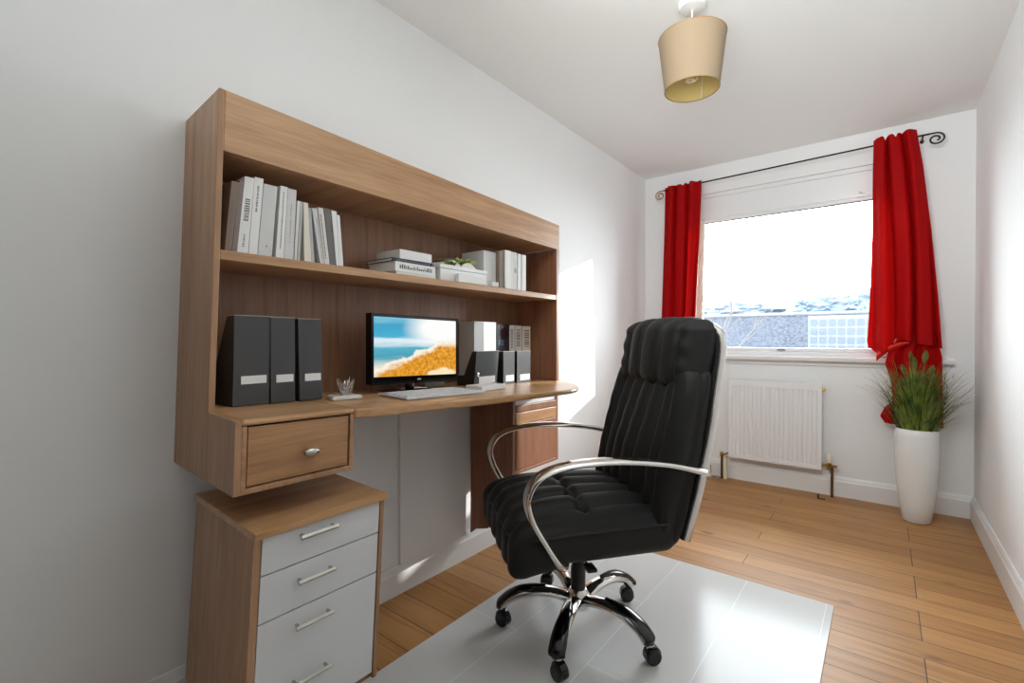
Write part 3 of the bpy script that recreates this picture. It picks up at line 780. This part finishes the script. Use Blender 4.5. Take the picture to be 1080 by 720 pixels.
# headrest cushion
hz0,hz1 = .880,1.132
bm = pillow(.063,.238,(hz1-hz0)/2,.052,14,96,60)
hv = [-.145,-.045,.085,.175]
for v in bm.verts:
    x,y,z = v.co; Zw = z+(hz0+hz1)/2; f = max(0,min(1,(x+.02)/.05)); u=(Zw-hz0)/(hz1-hz0)
    d = min(abs(y-q*(1+.05*(u-.5))) for q in hv)
    pl = -.012*valley(d,.010)+.007*math.sin(PI*.5*min(1,d/.05))
    wr = .0018*math.sin(y*95+Zw*20)*valley(u-.05,.15) + .003*math.sin(Zw*90+y*15)*valley(abs(y)-.2,.04)
    v.co.x = x + f*(pl + wr + .022*math.sin(PI*max(0,min(1,u*.9+.05)))*(1-(y/.26)**2))
    topf = max(0,min(1,(Zw-1.08)/.05))
    v.co.z = Zw - topf*.016*(abs(y)/.236)**3 + topf*(pl*.5)
    v.co.y = y*(1+.03*math.sin(PI*u))
    v.co.x += interp(XB,Zw)+.058
lo('headrest', bm, LEATHER, angle=180)
# rear shell and chrome edge
bm = bmesh.new(); N=24
rows=[]
for i in range(N+1):
    z=.40+(1.10-.40)*i/N; xx=interp(XB,z); w=.262*(1-.10*max(0,(z-.8)/.3)) - (.05*max(0,(z-1.05)/.05)**2 if z>1.05 else 0)
    rows.append([bm.verts.new((xx+.008-.014*(1-(k/6-1)**4), w*(k/6-1), z)) for k in range(13)])
for a,b in zip(rows,rows[1:]):
    for k in range(12): bm.faces.new([a[k],a[k+1],b[k+1],b[k]])
so = lo('back_shell', bm, LEATHER, angle=80)
md = so.modifiers.new('solid','SOLIDIFY'); md.thickness=.012; md.offset=0
for s in (-1,1):
    bm = bmesh.new()
    pts=[(interp(XB,z)+.000, s*(.272*(1-.10*max(0,(z-.8)/.3))), z) for z in [.40+.64*i/20 for i in range(21)]]
    pts += [(interp(XB,1.08)+.010, s*.238, 1.085),(interp(XB,1.11)+.03, s*.215, 1.105)]
    sweep(bm, spline(pts,2), .013, n=10, side=(1,0,0), t=.0055)
    lo('back_frame', bm, CHROME, label='chrome edge strip of the back')
# arms
for s,name in ((1,'near'),(-1,'far')):
    yy = s*.312
    pts = [(.150,s*.262,.372),(.172,s*.300,.385),(.219,yy,.455),(.262,yy,.534),(.272,yy,.598),(.236,yy,.652),(.146,yy,.681),(-.005,yy,.685),(-.164,yy,.668),(-.290,s*.300,.636),(-.330,s*.278,.622)]
    P_ = spline(pts,8); bm = bmesh.new(); n_=len(P_)
    ws=[.023+.007*math.sin(PI*min(1,i/n_)) for i in range(n_)]
    sweep(bm,P_,ws,n=16,side=(0,1,0),t=[.0115]*n_)
    ar = lo('armrest', bm, CHROME, label='curved polished chrome arm')
    bm = bmesh.new(); cyl(bm,(.148,s*.275,.366),(.10,s*.15,.362),.012); lo('arm_bracket', bm, CHROME, ar)
# under-seat mechanism, gas lift
bm = bmesh.new(); box(bm,-.10,.12,-.08,.08,.335,.372); box(bm,-.27,-.10,-.035,.035,.335,.350); sweep(bm,[(-.26,0,.343),(-.29,0,.36),(-.31,0,.42),(-.325,0,.5)],.03,n=8,side=(0,1,0),t=.005)
lo('tilt_mechanism', bm, BLACKPL, bev=.004, smooth=False)
bm = bmesh.new(); cyl(bm,(.05,.08,.35),(.06,.25,.345),.004); box(bm,.045,.075,.24,.285,.340,.350); lo('height_lever', bm, BLACKPL)
bm = bmesh.new(); lathe(bm,[(.027,.095),(.027,.22),(.024,.225),(.024,.34)],n=24); lo('gas_lift', bm, BLACKPL)
bm = bmesh.new(); lathe(bm,[(.030,.070),(.040,.075),(.046,.095),(.044,.118),(.034,.135),(.029,.142)],n=32); lo('hub', bm, CHROME)
legs = [216,287,353,74,145]
for wa in legs:
    a = math.radians(wa) - ang; ca,sa = math.cos(a),math.sin(a); sd=(-sa,ca,0)
    R_ = .285
    prof = [(.030,.105),(.08,.122),(.14,.128),(.20,.120),(.25,.100),(.28,.072)]
    P_ = spline([(r*ca,r*sa,z) for r,z in prof],5); n_=len(P_)
    bm = bmesh.new(); sweep(bm,P_,[.033-.008*math.sin(PI*.5*i/n_) for i in range(n_)],n=14,side=sd,t=[.019-.003*i/n_ for i in range(n_)])
    lg = lo('leg', bm, CHROME)
    prof2 = [(.12,.146),(.17,.144),(.215,.134),(.258,.112),(.289,.084),(.290,.072)]
    P_ = spline([(r*ca,r*sa,z) for r,z in prof2],5); n_=len(P_)
    bm = bmesh.new(); sweep(bm,P_,[.008+.020*math.sin(PI*.5*min(1,i/n_*1.4)) for i in range(n_)],n=12,side=sd,t=[.007+.004*i/n_ for i in range(n_)])
    lo('leg_pad', bm, BLACKGL, lg, label='glossy black foot pad')
    # caster: stem, hood, two wheels
    cx_,cy_ = R_*ca,R_*sa
    bm = bmesh.new(); cyl(bm,(cx_,cy_,.040),(cx_,cy_,.078),.008); lathe(bm,[(.014,.060),(.019,.064),(.017,.068)],(cx_,cy_,0),20); cs_ = lo('caster', bm, STEEL)
    ca2 = a + (.9 if wa in (216,74) else -.6)
    ax = Vector((math.cos(ca2),math.sin(ca2),0)); tn = Vector((-ax.y,ax.x,0)); cc = Vector((cx_,cy_,0))+tn*.012
    for s in (-1,1):
        bm = bmesh.new(); sweep(bm,[cc+ax*s*.003+Vector((0,0,.0265)), cc+ax*s*.016+Vector((0,0,.0265)), cc+ax*s*.021+Vector((0,0,.0265))],[.0262,.0262,.021],n=28)
        lo('wheel', bm, BLACKPL, cs_)
    bm = bmesh.new(); sweep(bm,[cc+ax*-.0125+Vector((0,0,.034)),cc+ax*.0125+Vector((0,0,.034))],.026,n=24)
    lo('caster_hood', bm, BLACKGL, cs_)

# ------------------------------------------------------------------ radiator
rd = thing('radiator', 'white ribbed panel radiator hung below the window', 'radiator', (.98,3.80,.173))
rx0,rx1,rz0,rz1,ry = .686,1.268,.178,.755,3.755
bm = bmesh.new(); N=19
xs=[rx0+.025+(rx1-rx0-.05)*i/N for i in range(N+1)]
box(bm,rx0,rx1,ry+.006,ry+.014,rz0,rz1)
box(bm,rx0,xs[0],ry,ry+.006,rz0,rz1); box(bm,xs[-1],rx1,ry,ry+.006,rz0,rz1); box(bm,xs[0],xs[-1],ry,ry+.006,rz0,rz0+.03); box(bm,xs[0],xs[-1],ry,ry+.006,rz1-.045,rz1)
w=(xs[1]-xs[0])
for x in xs[:-1]:
    prism(bm,[(x+w*.10,ry+.006),(x+w*.24,ry),(x+w*.76,ry),(x+w*.90,ry+.006)],'z',rz0+.03,rz1-.045)
obj('front_panel', bm, WHITE, rd, smooth=False, bev=.0012)
bm = bmesh.new(); box(bm,rx0,rx0+.003,ry+.014,ry+.062,rz0+.012,rz1); box(bm,rx1-.003,rx1,ry+.014,ry+.062,rz0+.012,rz1); box(bm,rx0+.003,rx1-.003,ry+.056,ry+.062,rz0+.01,rz1-.01)
obj('case', bm, WHITE, rd, smooth=False, bev=.001)
bm = bmesh.new()
for i in range(40):
    x=rx0+.008+i*(rx1-rx0-.02)/40; box(bm,x,x+.008,ry+.014,ry+.056,rz1-.004,rz1)
obj('top_grille', bm, WHITE, rd, smooth=False)
bm = bmesh.new(); 
for x in (rx0+.08,rx1-.08): box(bm,x-.015,x+.015,ry+.062,YB-.001,rz0+.06,rz1-.06)
obj('wall_bracket', bm, STEEL, rd, smooth=False)
bm = bmesh.new(); cyl(bm,(rx1,ry+.035,rz1-.04),(rx1+.014,ry+.035,rz1-.04),.010); cyl(bm,(rx1+.014,ry+.035,rz1-.04),(rx1+.020,ry+.035,rz1-.04),.006); obj('bleed_valve', bm, GOLD, rd, label='small gold bleed valve')
# right valve and pipe
bm = bmesh.new(); cyl(bm,(rx1-.002,ry+.035,rz0+.03),(rx1+.085,ry+.035,rz0+.03),.009); cyl(bm,(rx1+.040,ry+.035,rz0+.008),(rx1+.040,ry+.035,rz0+.05),.013); box(bm,rx1+.02,rx1+.075,ry+.022,ry+.048,rz0+.026,rz0+.034)
obj('valve', bm, BRASS, rd)
bm = bmesh.new(); lathe(bm,[(.015,0),(.017,.006),(.016,.045),(.010,.054),(.004,.057)],(rx1+.040,ry+.035,rz0+.05),20); obj('valve_cap', bm, CREAMPL, rd, label='white plastic valve cap')
bm = bmesh.new(); sweep(bm,[(rx1+.055,ry+.035,rz0+.03),(rx1+.056,ry+.035,rz0+.02),(rx1+.056,ry+.035,0)],.0085,n=12); obj('pipe', bm, COPPER, rd)
# left valve and pipe
bm = bmesh.new(); cyl(bm,(rx0-.052,ry+.035,rz0+.0),(rx0+.01,ry+.035,rz0+.03),.007); lathe(bm,[(.012,0),(.014,.02),(.008,.035)],(rx0-.055,ry+.035,rz0-.01),18); obj('valve', bm, BRASS, rd)
bm = bmesh.new(); sweep(bm,[(rx0-.055,ry+.035,rz0),(rx0-.055,ry+.035,0)],.0085,n=12); obj('pipe', bm, COPPER, rd)
bm = bmesh.new(); box(bm,rx0-.040,rx0-.018,ry+.02,ry+.05,.0,rz0-.01); obj('pipe_cover', bm, CREAMPL, rd, smooth=False, bev=.004, label='cream pipe cover')
bm = bmesh.new(); sweep(bm,spline([(.62,3.76,.02),(.60,3.72,.006),(.57,3.74,.006),(.55,3.80,.03),(.54,3.825,.08)],6),.004,n=8)
o = obj('cable', bm, mat('grey_cable',(150,148,142),.6), None, origin=(.6,3.75,0)); tag(o,'short grey cable on the floor left of the radiator pipe','cable')
bm = bmesh.new(); box(bm,-.022,.022,-.006,.006,0,.006); cyl(bm,(-.018,0,.006),(-.018,0,.030),.006)
for v in bm.verts: v.co += Vector((1.272,3.705,0))
o = obj('floor_bracket', bm, COPPER, None, smooth=False, origin=(1.272,3.705,0)); tag(o,'small dark metal bracket lying on the boards below the radiator','bracket')

# ------------------------------------------------------------------ curtains and rod
def rodz(x): return 2.252+.028*(x-.2)/1.6
rod = thing('curtain_rod', 'thin dark iron curtain rod with spiral ends above the window', 'curtain rod', (1.0,3.77,2.266))
RY=3.765
bm = bmesh.new(); sweep(bm,[(.19,RY,rodz(.19)),(1.80,RY,rodz(1.80))],.0055,n=10); obj('rod', bm, IRON, rod)
for s,x0 in ((1,1.80),(-1,.19)):
    pts=[]
    for i in range(44):
        t_=i/43; a=-PI/2+ t_*2*PI*1.45; r=.036*(1-t_*.72)
        pts.append((x0+s*(.030+r*math.cos(a)*1.15+ .0), RY, rodz(x0)+.0-.0+ -(r*math.sin(a))-.036 + 0))
    bm = bmesh.new(); sweep(bm,[(x0,RY,rodz(x0))]+pts,.0048,n=8); obj('spiral_finial', bm, IRON if s>0 else BRASS, rod)
bm = bmesh.new()
for x in (.215,1.77): cyl(bm,(x,RY,rodz(x)-.006),(x,YB,rodz(x)-.012),.005); cyl(bm,(x,YB-.006,rodz(x)-.012),(x,YB,rodz(x)-.012),.011)
obj('bracket', bm, IRON, rod)

def curtain_sheet(xl, xr, ztop, zbot, nfold, amp, y0, nu=120, nv=60, phase=0, ybulge=None, bottom=None, ymax=None, topgather=True):
    bm = bmesh.new(); g=[]
    for j in range(nv+1):
        v=j/nv; row=[]
        for i in range(nu+1):
            u=i/nu
            zt = ztop(u); zb = bottom(u) if bottom else zbot
            z = zt+(zb-zt)*v
            a,b = xl(z),xr(z)
            x = a+(b-a)*u
            A = amp*(.75+.25*v)
            th_ = 2*PI*nfold*(u+.035*math.sin(3.1*v+u*5))+phase
            y = y0 + A*math.sin(th_) + A*.35*math.sin(th_*1.73+1+v*2) 
            x += A*.35*math.cos(th_)*(1 if 0<i<nu else 0)
            if ybulge: y += ybulge(u,z)
            if ymax: y=min(y,ymax)
            row.append(bm.verts.new((x,y,z)))
        g.append(row)
    for a,b in zip(g,g[1:]):
        for i in range(nu): bm.faces.new([a[i],a[i+1],b[i+1],b[i]])
    return bm
cl = thing('curtain', 'left red curtain gathered at the rod, hanging behind the chair', 'curtain', (.33,3.765,.5), group=None)
def topz(off): 
    return lambda u: rodz(.3)+.020-.018*valley(u-.50,.03)-.004*math.cos(u*30)
lxl=lambda z: .203-.030*(2.27-z)/1.05; lxr=lambda z:.487-.035*(2.27-z)/1.05
o=obj('fabric', curtain_sheet(lxl,lxr,topz(0),.55,3.6,.026,3.752,ymax=3.788), RED, cl, angle=180)
bm = bmesh.new(); 
g=[]
for j in range(31):
    z=1.96-(1.96-1.2)*j/30; g.append([bm.verts.new((lxr(z)-.008+.040*k/4, 3.782+.004*math.sin(j*.8+k), z)) for k in range(5)])
for a,b in zip(g,g[1:]):
    for k in range(4): bm.faces.new([a[k],a[k+1],b[k+1],b[k]])
obj('lining', bm, mat('cream_lining',(236,230,214),.8), cl, label='pale lining edge on the window side')
cr = thing('curtain', 'right red curtain, caught up low and tucked behind the potted plant', 'curtain', (1.69,3.765,.54))
rxl=lambda z: interp([(.9,1.530),(1.04,1.508),(1.3,1.520),(1.7,1.530),(2.1,1.532),(2.31,1.535)],z)
rxr=lambda z: interp([(.5,1.868),(.98,1.862),(1.3,1.842),(1.7,1.812),(2.1,1.772),(2.31,1.742)],z)
tz=lambda u: rodz(1.6)+.030-.024*valley(u-.24,.025)-.020*valley(u-.50,.022)+.012*u
bot=lambda u: interp([(0,1.00),(.20,.955),(.34,1.02),(.42,1.06),(1,1.00)],u)
o=obj('fabric', curtain_sheet(rxl,rxr,tz,.98,3.3,.030,3.735,phase=.6,bottom=bot,nu=140,nv=90,ymax=3.79,ybulge=lambda u,z: -.02*valley(z-1.05,.08)*valley(u-.2,.2)), RED, cr, angle=180)
lx2=lambda z: interp([(.53,1.60),(.57,1.575),(.63,1.600),(.67,1.640),(.80,1.630),(.90,1.600),(.98,1.615),(1.06,1.66),(1.10,1.70)],z)
rx2=lambda z: interp([(.53,1.868),(.95,1.862),(1.0,1.852),(1.1,1.845)],z)
o=obj('lower_fabric', curtain_sheet(lx2,rx2,lambda u:1.10,.53,3.5,.016,3.768,phase=2,nu=110,nv=50,ymax=3.786), RED, cr, angle=180)
# turned-up fold across the bunched part
bm=bmesh.new(); g=[]
for j in range(15):
    v=j/14; row=[]
    for i in range(25):
        u=i/24
        x=1.555+.155*u; z=.965+.075*u**.8 - (.050-.035*u)*v + .014*math.sin(PI*u); y=3.712-.018*math.sin(PI*v)-.01*math.sin(PI*u)+.02*v
        row.append(bm.verts.new((x,y,z)))
    g.append(row)
for a,b in zip(g,g[1:]):
    for i in range(24): bm.faces.new([a[i],a[i+1],b[i+1],b[i]])
REDO=mat('orange_red_fabric_underside',(214,36,14),.7)
obj('turned_fold', bm, REDO, cr, angle=180, label='orange-red turned-up fold')

# ------------------------------------------------------------------ potted plant
px_,py_=1.745,3.600
pp = thing('potted_plant', 'tall white ceramic planter of grassy green foliage in the window corner', 'plant', (px_,py_,0))
bm = bmesh.new(); lathe(bm,[(.0,0),(.058,0),(.066,.008),(.080,.10),(.094,.22),(.102,.34),(.1035,.42),(.101,.50),(.0985,.535),(.0955,.538),(.0915,.532),(.092,.49),(.0,.488)],(px_,py_,0),56,False)
obj('pot', bm, POT, pp, angle=60)
bm = bmesh.new(); lathe(bm,[(0,.489),(.091,.489),(.088,.505),(.04,.512),(0,.513)],(px_,py_,0),30,False); obj('soil', bm, SOIL, pp)
rnd=random.Random(21)
def blade(bm, p0, a, L, lean, w, droop, seg=7):
    prev=None; p=Vector(p0); el=PI/2-lean
    for i in range(seg+1):
        t=i/seg; ww=w*(1-t)**.6*(.6+.4*math.sin(PI*min(1,t*1.5+.2)))+.0004
        s=Vector((-math.sin(a),math.cos(a),0))*ww
        q=(bm.verts.new(p-s),bm.verts.new(p+s))
        if prev: bm.faces.new([prev[0],prev[1],q[1],q[0]])
        prev=q
        e=el-droop*t*t
        p=p+Vector((math.cos(a)*math.cos(e),math.sin(a)*math.cos(e),math.sin(e)))*(L/seg)
        p.y=min(p.y,3.715); p.x=min(p.x,1.99)
bm=bmesh.new()
for i in range(520):
    a=rnd.uniform(0,2*PI); r=rnd.uniform(0,.078); p0=(px_+r*math.cos(a),py_+r*math.sin(a),.50)
    lean=rnd.uniform(.0,.62)*(r/.078+.25); L=rnd.uniform(.16,.42)*(1.1-.25*lean)
    if i%6==0: L=rnd.uniform(.34,.48); lean*=.7
    blade(bm,p0,a+rnd.uniform(-.5,.5),L,lean,rnd.uniform(.0024,.0055),rnd.uniform(.2,1.6))
# small side leaflets give a bushy texture
for i in range(900):
    a=rnd.uniform(0,2*PI); h=rnd.uniform(.04,.34); r=rnd.uniform(.01,.08+.22*h)
    blade(bm,(px_+r*math.cos(a),py_+r*math.sin(a)*.7,.50+h),rnd.uniform(0,2*PI),rnd.uniform(.025,.06),rnd.uniform(.2,1.1),rnd.uniform(.0018,.0035),rnd.uniform(-.3,.8),3)
for i in range(26):   # long arching side blades
    a=(PI if i%2 else 0)+rnd.uniform(-.7,.5); blade(bm,(px_+.05*math.cos(a),py_,.53),a,rnd.uniform(.26,.38),rnd.uniform(.3,.6),.0055,rnd.uniform(.9,1.7))
obj('foliage', bm, GRASS, pp, smooth=False)
bm=bmesh.new()
for (dx,dz,a,sc_) in ((.030,.43,1.2,1.0),(-.01,.40,2.2,.9),(.055,.36,.3,.8),(-.06,.36,3.0,.8),(.02,.33,4.6,.8),(-.03,.44,1.8,.7)):
    base=Vector((px_+dx*.4,py_-.01,.52)); tip=Vector((px_+dx,py_-.02,.50+dz)); 
    sweep(bm,[base,base.lerp(tip,.5)+Vector((0,-.01,0)),tip],.0012,n=5)
    c0=tip; up=Vector((.25*math.cos(a),-.2,1)).normalized(); sdv=Vector((math.cos(a*.3),.3*math.sin(a),0)).normalized()
    prev=None
    for k in range(8):
        t=k/7; ww=.015*sc_*math.sin(PI*(t*.9+.05))**.8; q=c0+up*(.075*sc_*(t-.15)); s=sdv*ww
        cur=(bm.verts.new(q-s),bm.verts.new(q+Vector((0,-.005,0))),bm.verts.new(q+s))
        if prev:
            bm.faces.new([prev[0],prev[1],cur[1],cur[0]]); bm.faces.new([prev[1],prev[2],cur[2],cur[1]])
        prev=cur
obj('broad_leaf', bm, BROADLEAF, pp, smooth=False, label='broad olive green leaves among the grass')

# ------------------------------------------------------------------ ceiling lamp
lx,ly=.983,1.93
lp = thing('pendant_lamp', 'beige drum shade pendant hanging from the ceiling', 'ceiling lamp', (lx,ly,H))
bm = bmesh.new(); lathe(bm,[(.0,0),(.052,0),(.052,-.018),(.046,-.026),(.012,-.032),(0,-.032)],(lx,ly,H),36,False); obj('ceiling_rose', bm, WHITE, lp)
bm = bmesh.new(); cyl(bm,(lx,ly,H-.03),(lx,ly,2.20),.003); obj('cord', bm, WHITE, lp)
bm = bmesh.new(); lathe(bm,[(.128,2.258),(.103,2.052)],(lx,ly,0),64,False); so=obj('lamp_shade', bm, SHADE, lp)
bm = bmesh.new(); lathe(bm,[(.1262,2.256),(.1015,2.054)],(lx,ly,0),64,False); obj('shade_lining', bm, SHADEIN, lp)
RIM = mat('brown_rim',(150,124,88),.7)
for r,z in ((.1275,2.257),(.1028,2.053)):
    bm = bmesh.new(); sweep(bm,[(lx+r*math.cos(a),ly+r*math.sin(a),z) for a in [2*PI*k/64 for k in range(65)]],.0022,n=6,cap=False)
    obj('shade_rim', bm, RIM, lp)
bm = bmesh.new()
for k in range(3):
    a=2*PI*k/3+.5; sweep(bm,[(lx+.018*math.cos(a),ly+.018*math.sin(a),2.20),(lx+.10*math.cos(a),ly+.10*math.sin(a),2.20),(lx+.1255*math.cos(a),ly+.1255*math.sin(a),2.255)],.0015,n=6)
    sweep(bm,[(lx+.1245*math.cos(a+1),ly+.1245*math.sin(a+1),2.25),(lx+.1005*math.cos(a+1),ly+.1005*math.sin(a+1),2.055)],.0015,n=6)
obj('shade_carrier', bm, WHITE, lp)
bm = bmesh.new(); lathe(bm,[(.0,2.215),(.018,2.213),(.02,2.165),(.019,2.150),(0,2.149)],(lx,ly,0),24,False); obj('lamp_holder', bm, WHITE, lp)
bm = bmesh.new(); pts=[]
for i in range(150):
    t=i/149; a=t*2*PI*4; r=.020 if .04<t<.96 else .012; pts.append((lx+r*math.cos(a),ly+r*math.sin(a),2.148-.066*t))
sweep(bm,pts,.0048,n=8); obj('spiral_bulb', bm, BULB, lp)

# ------------------------------------------------------------------ outside
def ext_mat(name, rgb, rgb2, sc=(1,1,1), kind='noise', scale=20):
    m = mat(name, rgb, .95, spec=.1); nt=m.node_tree; b=nt.nodes['Principled BSDF']
    tc=nt.nodes.new('ShaderNodeTexCoord'); mp=nt.nodes.new('ShaderNodeMapping'); mp.inputs['Scale'].default_value=sc
    nt.links.new(tc.outputs['Object'], mp.inputs['Vector'])
    if kind=='noise':
        n=nt.nodes.new('ShaderNodeTexNoise'); n.inputs['Scale'].default_value=scale; n.inputs['Detail'].default_value=6; n.inputs['Roughness'].default_value=.75; f=n.outputs['Fac']
        nt.links.new(mp.outputs['Vector'], n.inputs['Vector']); c=ramp(nt,f,[(.38,lin(rgb)),(.62,lin(rgb2))])
    nt.links.new(c,b.inputs['Base Color']); return m
ROOFM=ext_mat('frosty_slate_tiles',(36,39,45),(66,70,78),(1,1,2.2),scale=16)
HAZE=ext_mat('haze_tinted_tree',(84,96,110),(92,102,114),scale=3)  # pale blue-grey puts the distance haze into the tree colour
WALLB=ext_mat('pale_blue_render',(58,68,78),(70,78,86),scale=4)
PALE=mat('pale_ridge',(82,86,90),.9)
DARKW=mat('blue_window_glass',(42,52,64),.6)
struct('ground', B(-30,30,4.3,60,-3.2,-3.0), ext_mat('grey_ground',(60,62,62),(70,70,68),scale=2), smooth=False)
hs = thing('roofed_house', 'house outside with a wide blue-grey slate roof filling the window bottom', 'building', (-.8,13.0,-3.0))
bm=bmesh.new(); box(bm,-4.6,2.4,12.2,16.0,-3,-.55); obj('wall', bm, WALLB, hs, smooth=False)
bm=bmesh.new(); prism(bm,[(11.8,-.6),(13.9,1.66),(16.0,-.6)],'x',-4.8,2.6)
obj('roof', bm, ROOFM, hs, smooth=False)
bm=bmesh.new(); sweep(bm,[(-4.8,13.9,1.67),(2.6,13.9,1.67)],.045,n=8); obj('ridge', bm, PALE, hs)
bm=bmesh.new(); sweep(bm,[(-1.62,13.6,1.5),(-1.62,13.6,2.15)],.025,n=8); obj('aerial', bm, DARKW, hs)
nb = thing('grid_facade_block', 'pale building outside with a grid of small blue windows, right of the slate roof', 'building', (1.0,11.2,-3.0))
bm=bmesh.new(); box(bm,.42,3.2,11.0,11.75,-3,1.50); obj('wall', bm, mat('pale_grid_wall',(78,83,88),.9), nb, smooth=False)
for r_ in range(5):
    for c_ in range(9):
        x=.46+c_*.15; z=.62+r_*.17
        obj('window_pane', B(x,x+.105,10.985,11.0,z,z+.125), DARKW, nb, smooth=False)
rnd=random.Random(9)
def farcrown(cx,cy,cz,rx,rz,n,label):
    t=thing('tree',label,'tree',(cx,cy,-3),group='hazy trees beyond the roof')
    bm=bmesh.new(); sweep(bm,[(cx,cy,-3),(cx,cy,cz)],[.12,.05],n=6); obj('trunk',bm,HAZE,t)
    bm=bmesh.new(); bmesh.ops.create_icosphere(bm, subdivisions=5, radius=1)
    from mathutils import noise as mn
    for v in bm.verts:
        d=v.co.normalized(); k=1+.30*mn.noise(d*2.2+Vector((cx,0,0)))+.16*mn.noise(d*6+Vector((0,cx,0)))+.04*mn.noise(d*14)
        v.co=Vector((cx+d.x*rx*k, cy+d.y*rx*.5*k, cz+d.z*rz*k))
    obj('crown',bm,HAZE,t,smooth=False)
farcrown(-2.9,20,2.0,1.6,.45,1400,'low spread hazy tree beyond the left of the slate roof')
farcrown(-.2,22,2.25,1.0,.62,1300,'rounded hazy tree beyond the middle of the roof')
farcrown(1.75,20,2.2,.85,.75,1200,'tallest hazy tree, beyond the grid of windows')
# bare shrub just outside on the left
t=thing('bare_shrub','bare thin-twigged shrub rising outside the left of the window','shrub',(.2,5.2,-3.0))
bm=bmesh.new(); rnd=random.Random(4)
def twig(p,d,L,r,lev):
    q=[p]; cur=Vector(p); dd=Vector(d)
    for i in range(4):
        dd=(dd+Vector((rnd.uniform(-.12,.12),rnd.uniform(-.12,.12),rnd.uniform(-.05,.1)))).normalized(); cur=cur+dd*L/4; q.append(cur.copy())
        if lev>0 and i>0:
            for _ in range(2 if lev>1 else 1): twig(cur.copy(),(dd+Vector((rnd.uniform(-.7,.7),rnd.uniform(-.5,.5),rnd.uniform(-.2,.3)))).normalized(),L*.45,r*.5,lev-1)
    sweep(bm,q,[r*(1-.2*i) for i in range(5)],n=4)
sweep(bm,[(.1,5.2,-3),(.12,5.2,.6)],[.03,.012],n=6)
for d in ((.1,0,1),(.35,.1,1),(-.1,0,1),(.55,.0,.8),(.25,-.1,1)): twig(Vector((.12,5.2,.6)),d,.95,.006,2)
obj('branches',bm,mat('grey_twigs',(78,72,70),.9),t)

# ------------------------------------------------------------------ light and camera
w=bpy.data.worlds.new('World'); bpy.context.scene.world=w; w.use_nodes=True; nt=w.node_tree
bg=nt.nodes['Background']; bg.inputs['Color'].default_value=(.90,.96,1,1); bg.inputs['Strength'].default_value=17.0
def light(name,kind,loc,rot,energy,**k):
    l=bpy.data.lights.new(name,kind); l.energy=energy
    for a,v in k.items(): setattr(l,a,v)
    o=bpy.data.objects.new(name,l); C.objects.link(o); o.location=loc; o.rotation_euler=rot; return o
d=Vector((-1,-1.70,-.61)); q=d.to_track_quat('-Z','Y').to_euler()
light('sun','SUN',(6,10,8),q,5.5,angle=math.radians(.7),color=(1,.97,.92))
po=light('window_portal','AREA',((GX0+GX1)/2,YB+.12,(GZ0+GZ1)/2),(PI/2,0,PI),1,shape='RECTANGLE',size=1.2,size_y=1.05)
po.data.cycles.is_portal=True; po.rotation_euler=Vector((0,-1,0)).to_track_quat('-Z','Z').to_euler()
fl=light('room_fill','AREA',(1.25,-.7,1.45),Vector((-.05,.75,.60)).to_track_quat('-Z','Z').to_euler(),9.0,spread=math.radians(105),shape='RECTANGLE',size=1.3,size_y=1.0,color=(.97,1,.98))
up=light('ceiling_up_fill','AREA',(1.45,.6,1.75),Vector((.0,.75,.75)).to_track_quat('-Z','Z').to_euler(),7,spread=math.radians(100),shape='RECTANGLE',size=.9,size_y=.6,color=(.95,1,.985))  # added unseen lamp aimed upward to brighten the ceiling
fl2=light('ceiling_fill','AREA',(1.2,.55,2.24),Vector((.06,1,-.22)).to_track_quat('-Z','Z').to_euler(),8,spread=math.radians(95),shape='RECTANGLE',size=.9,size_y=.3,color=(.94,1,.99))
cam=bpy.data.cameras.new('camera'); co=bpy.data.objects.new('camera',cam); C.objects.link(co)
cam.sensor_width=36; cam.sensor_fit='HORIZONTAL'; cam.lens=498/1080*36; cam.clip_start=.02; cam.clip_end=200
yaw,pitch=.6659,-.0073
fw=Vector((-math.sin(yaw)*math.cos(pitch),math.cos(yaw)*math.cos(pitch),math.sin(pitch)))
co.location=(1.587,0,1.062); co.rotation_euler=fw.to_track_quat('-Z','Y').to_euler()
sc=bpy.context.scene; sc.camera=co
sc.view_settings.view_transform='Standard'; sc.view_settings.exposure=0; sc.view_settings.look='None'
sc.cycles.max_bounces=10; sc.cycles.diffuse_bounces=6; sc.cycles.transparent_max_bounces=12
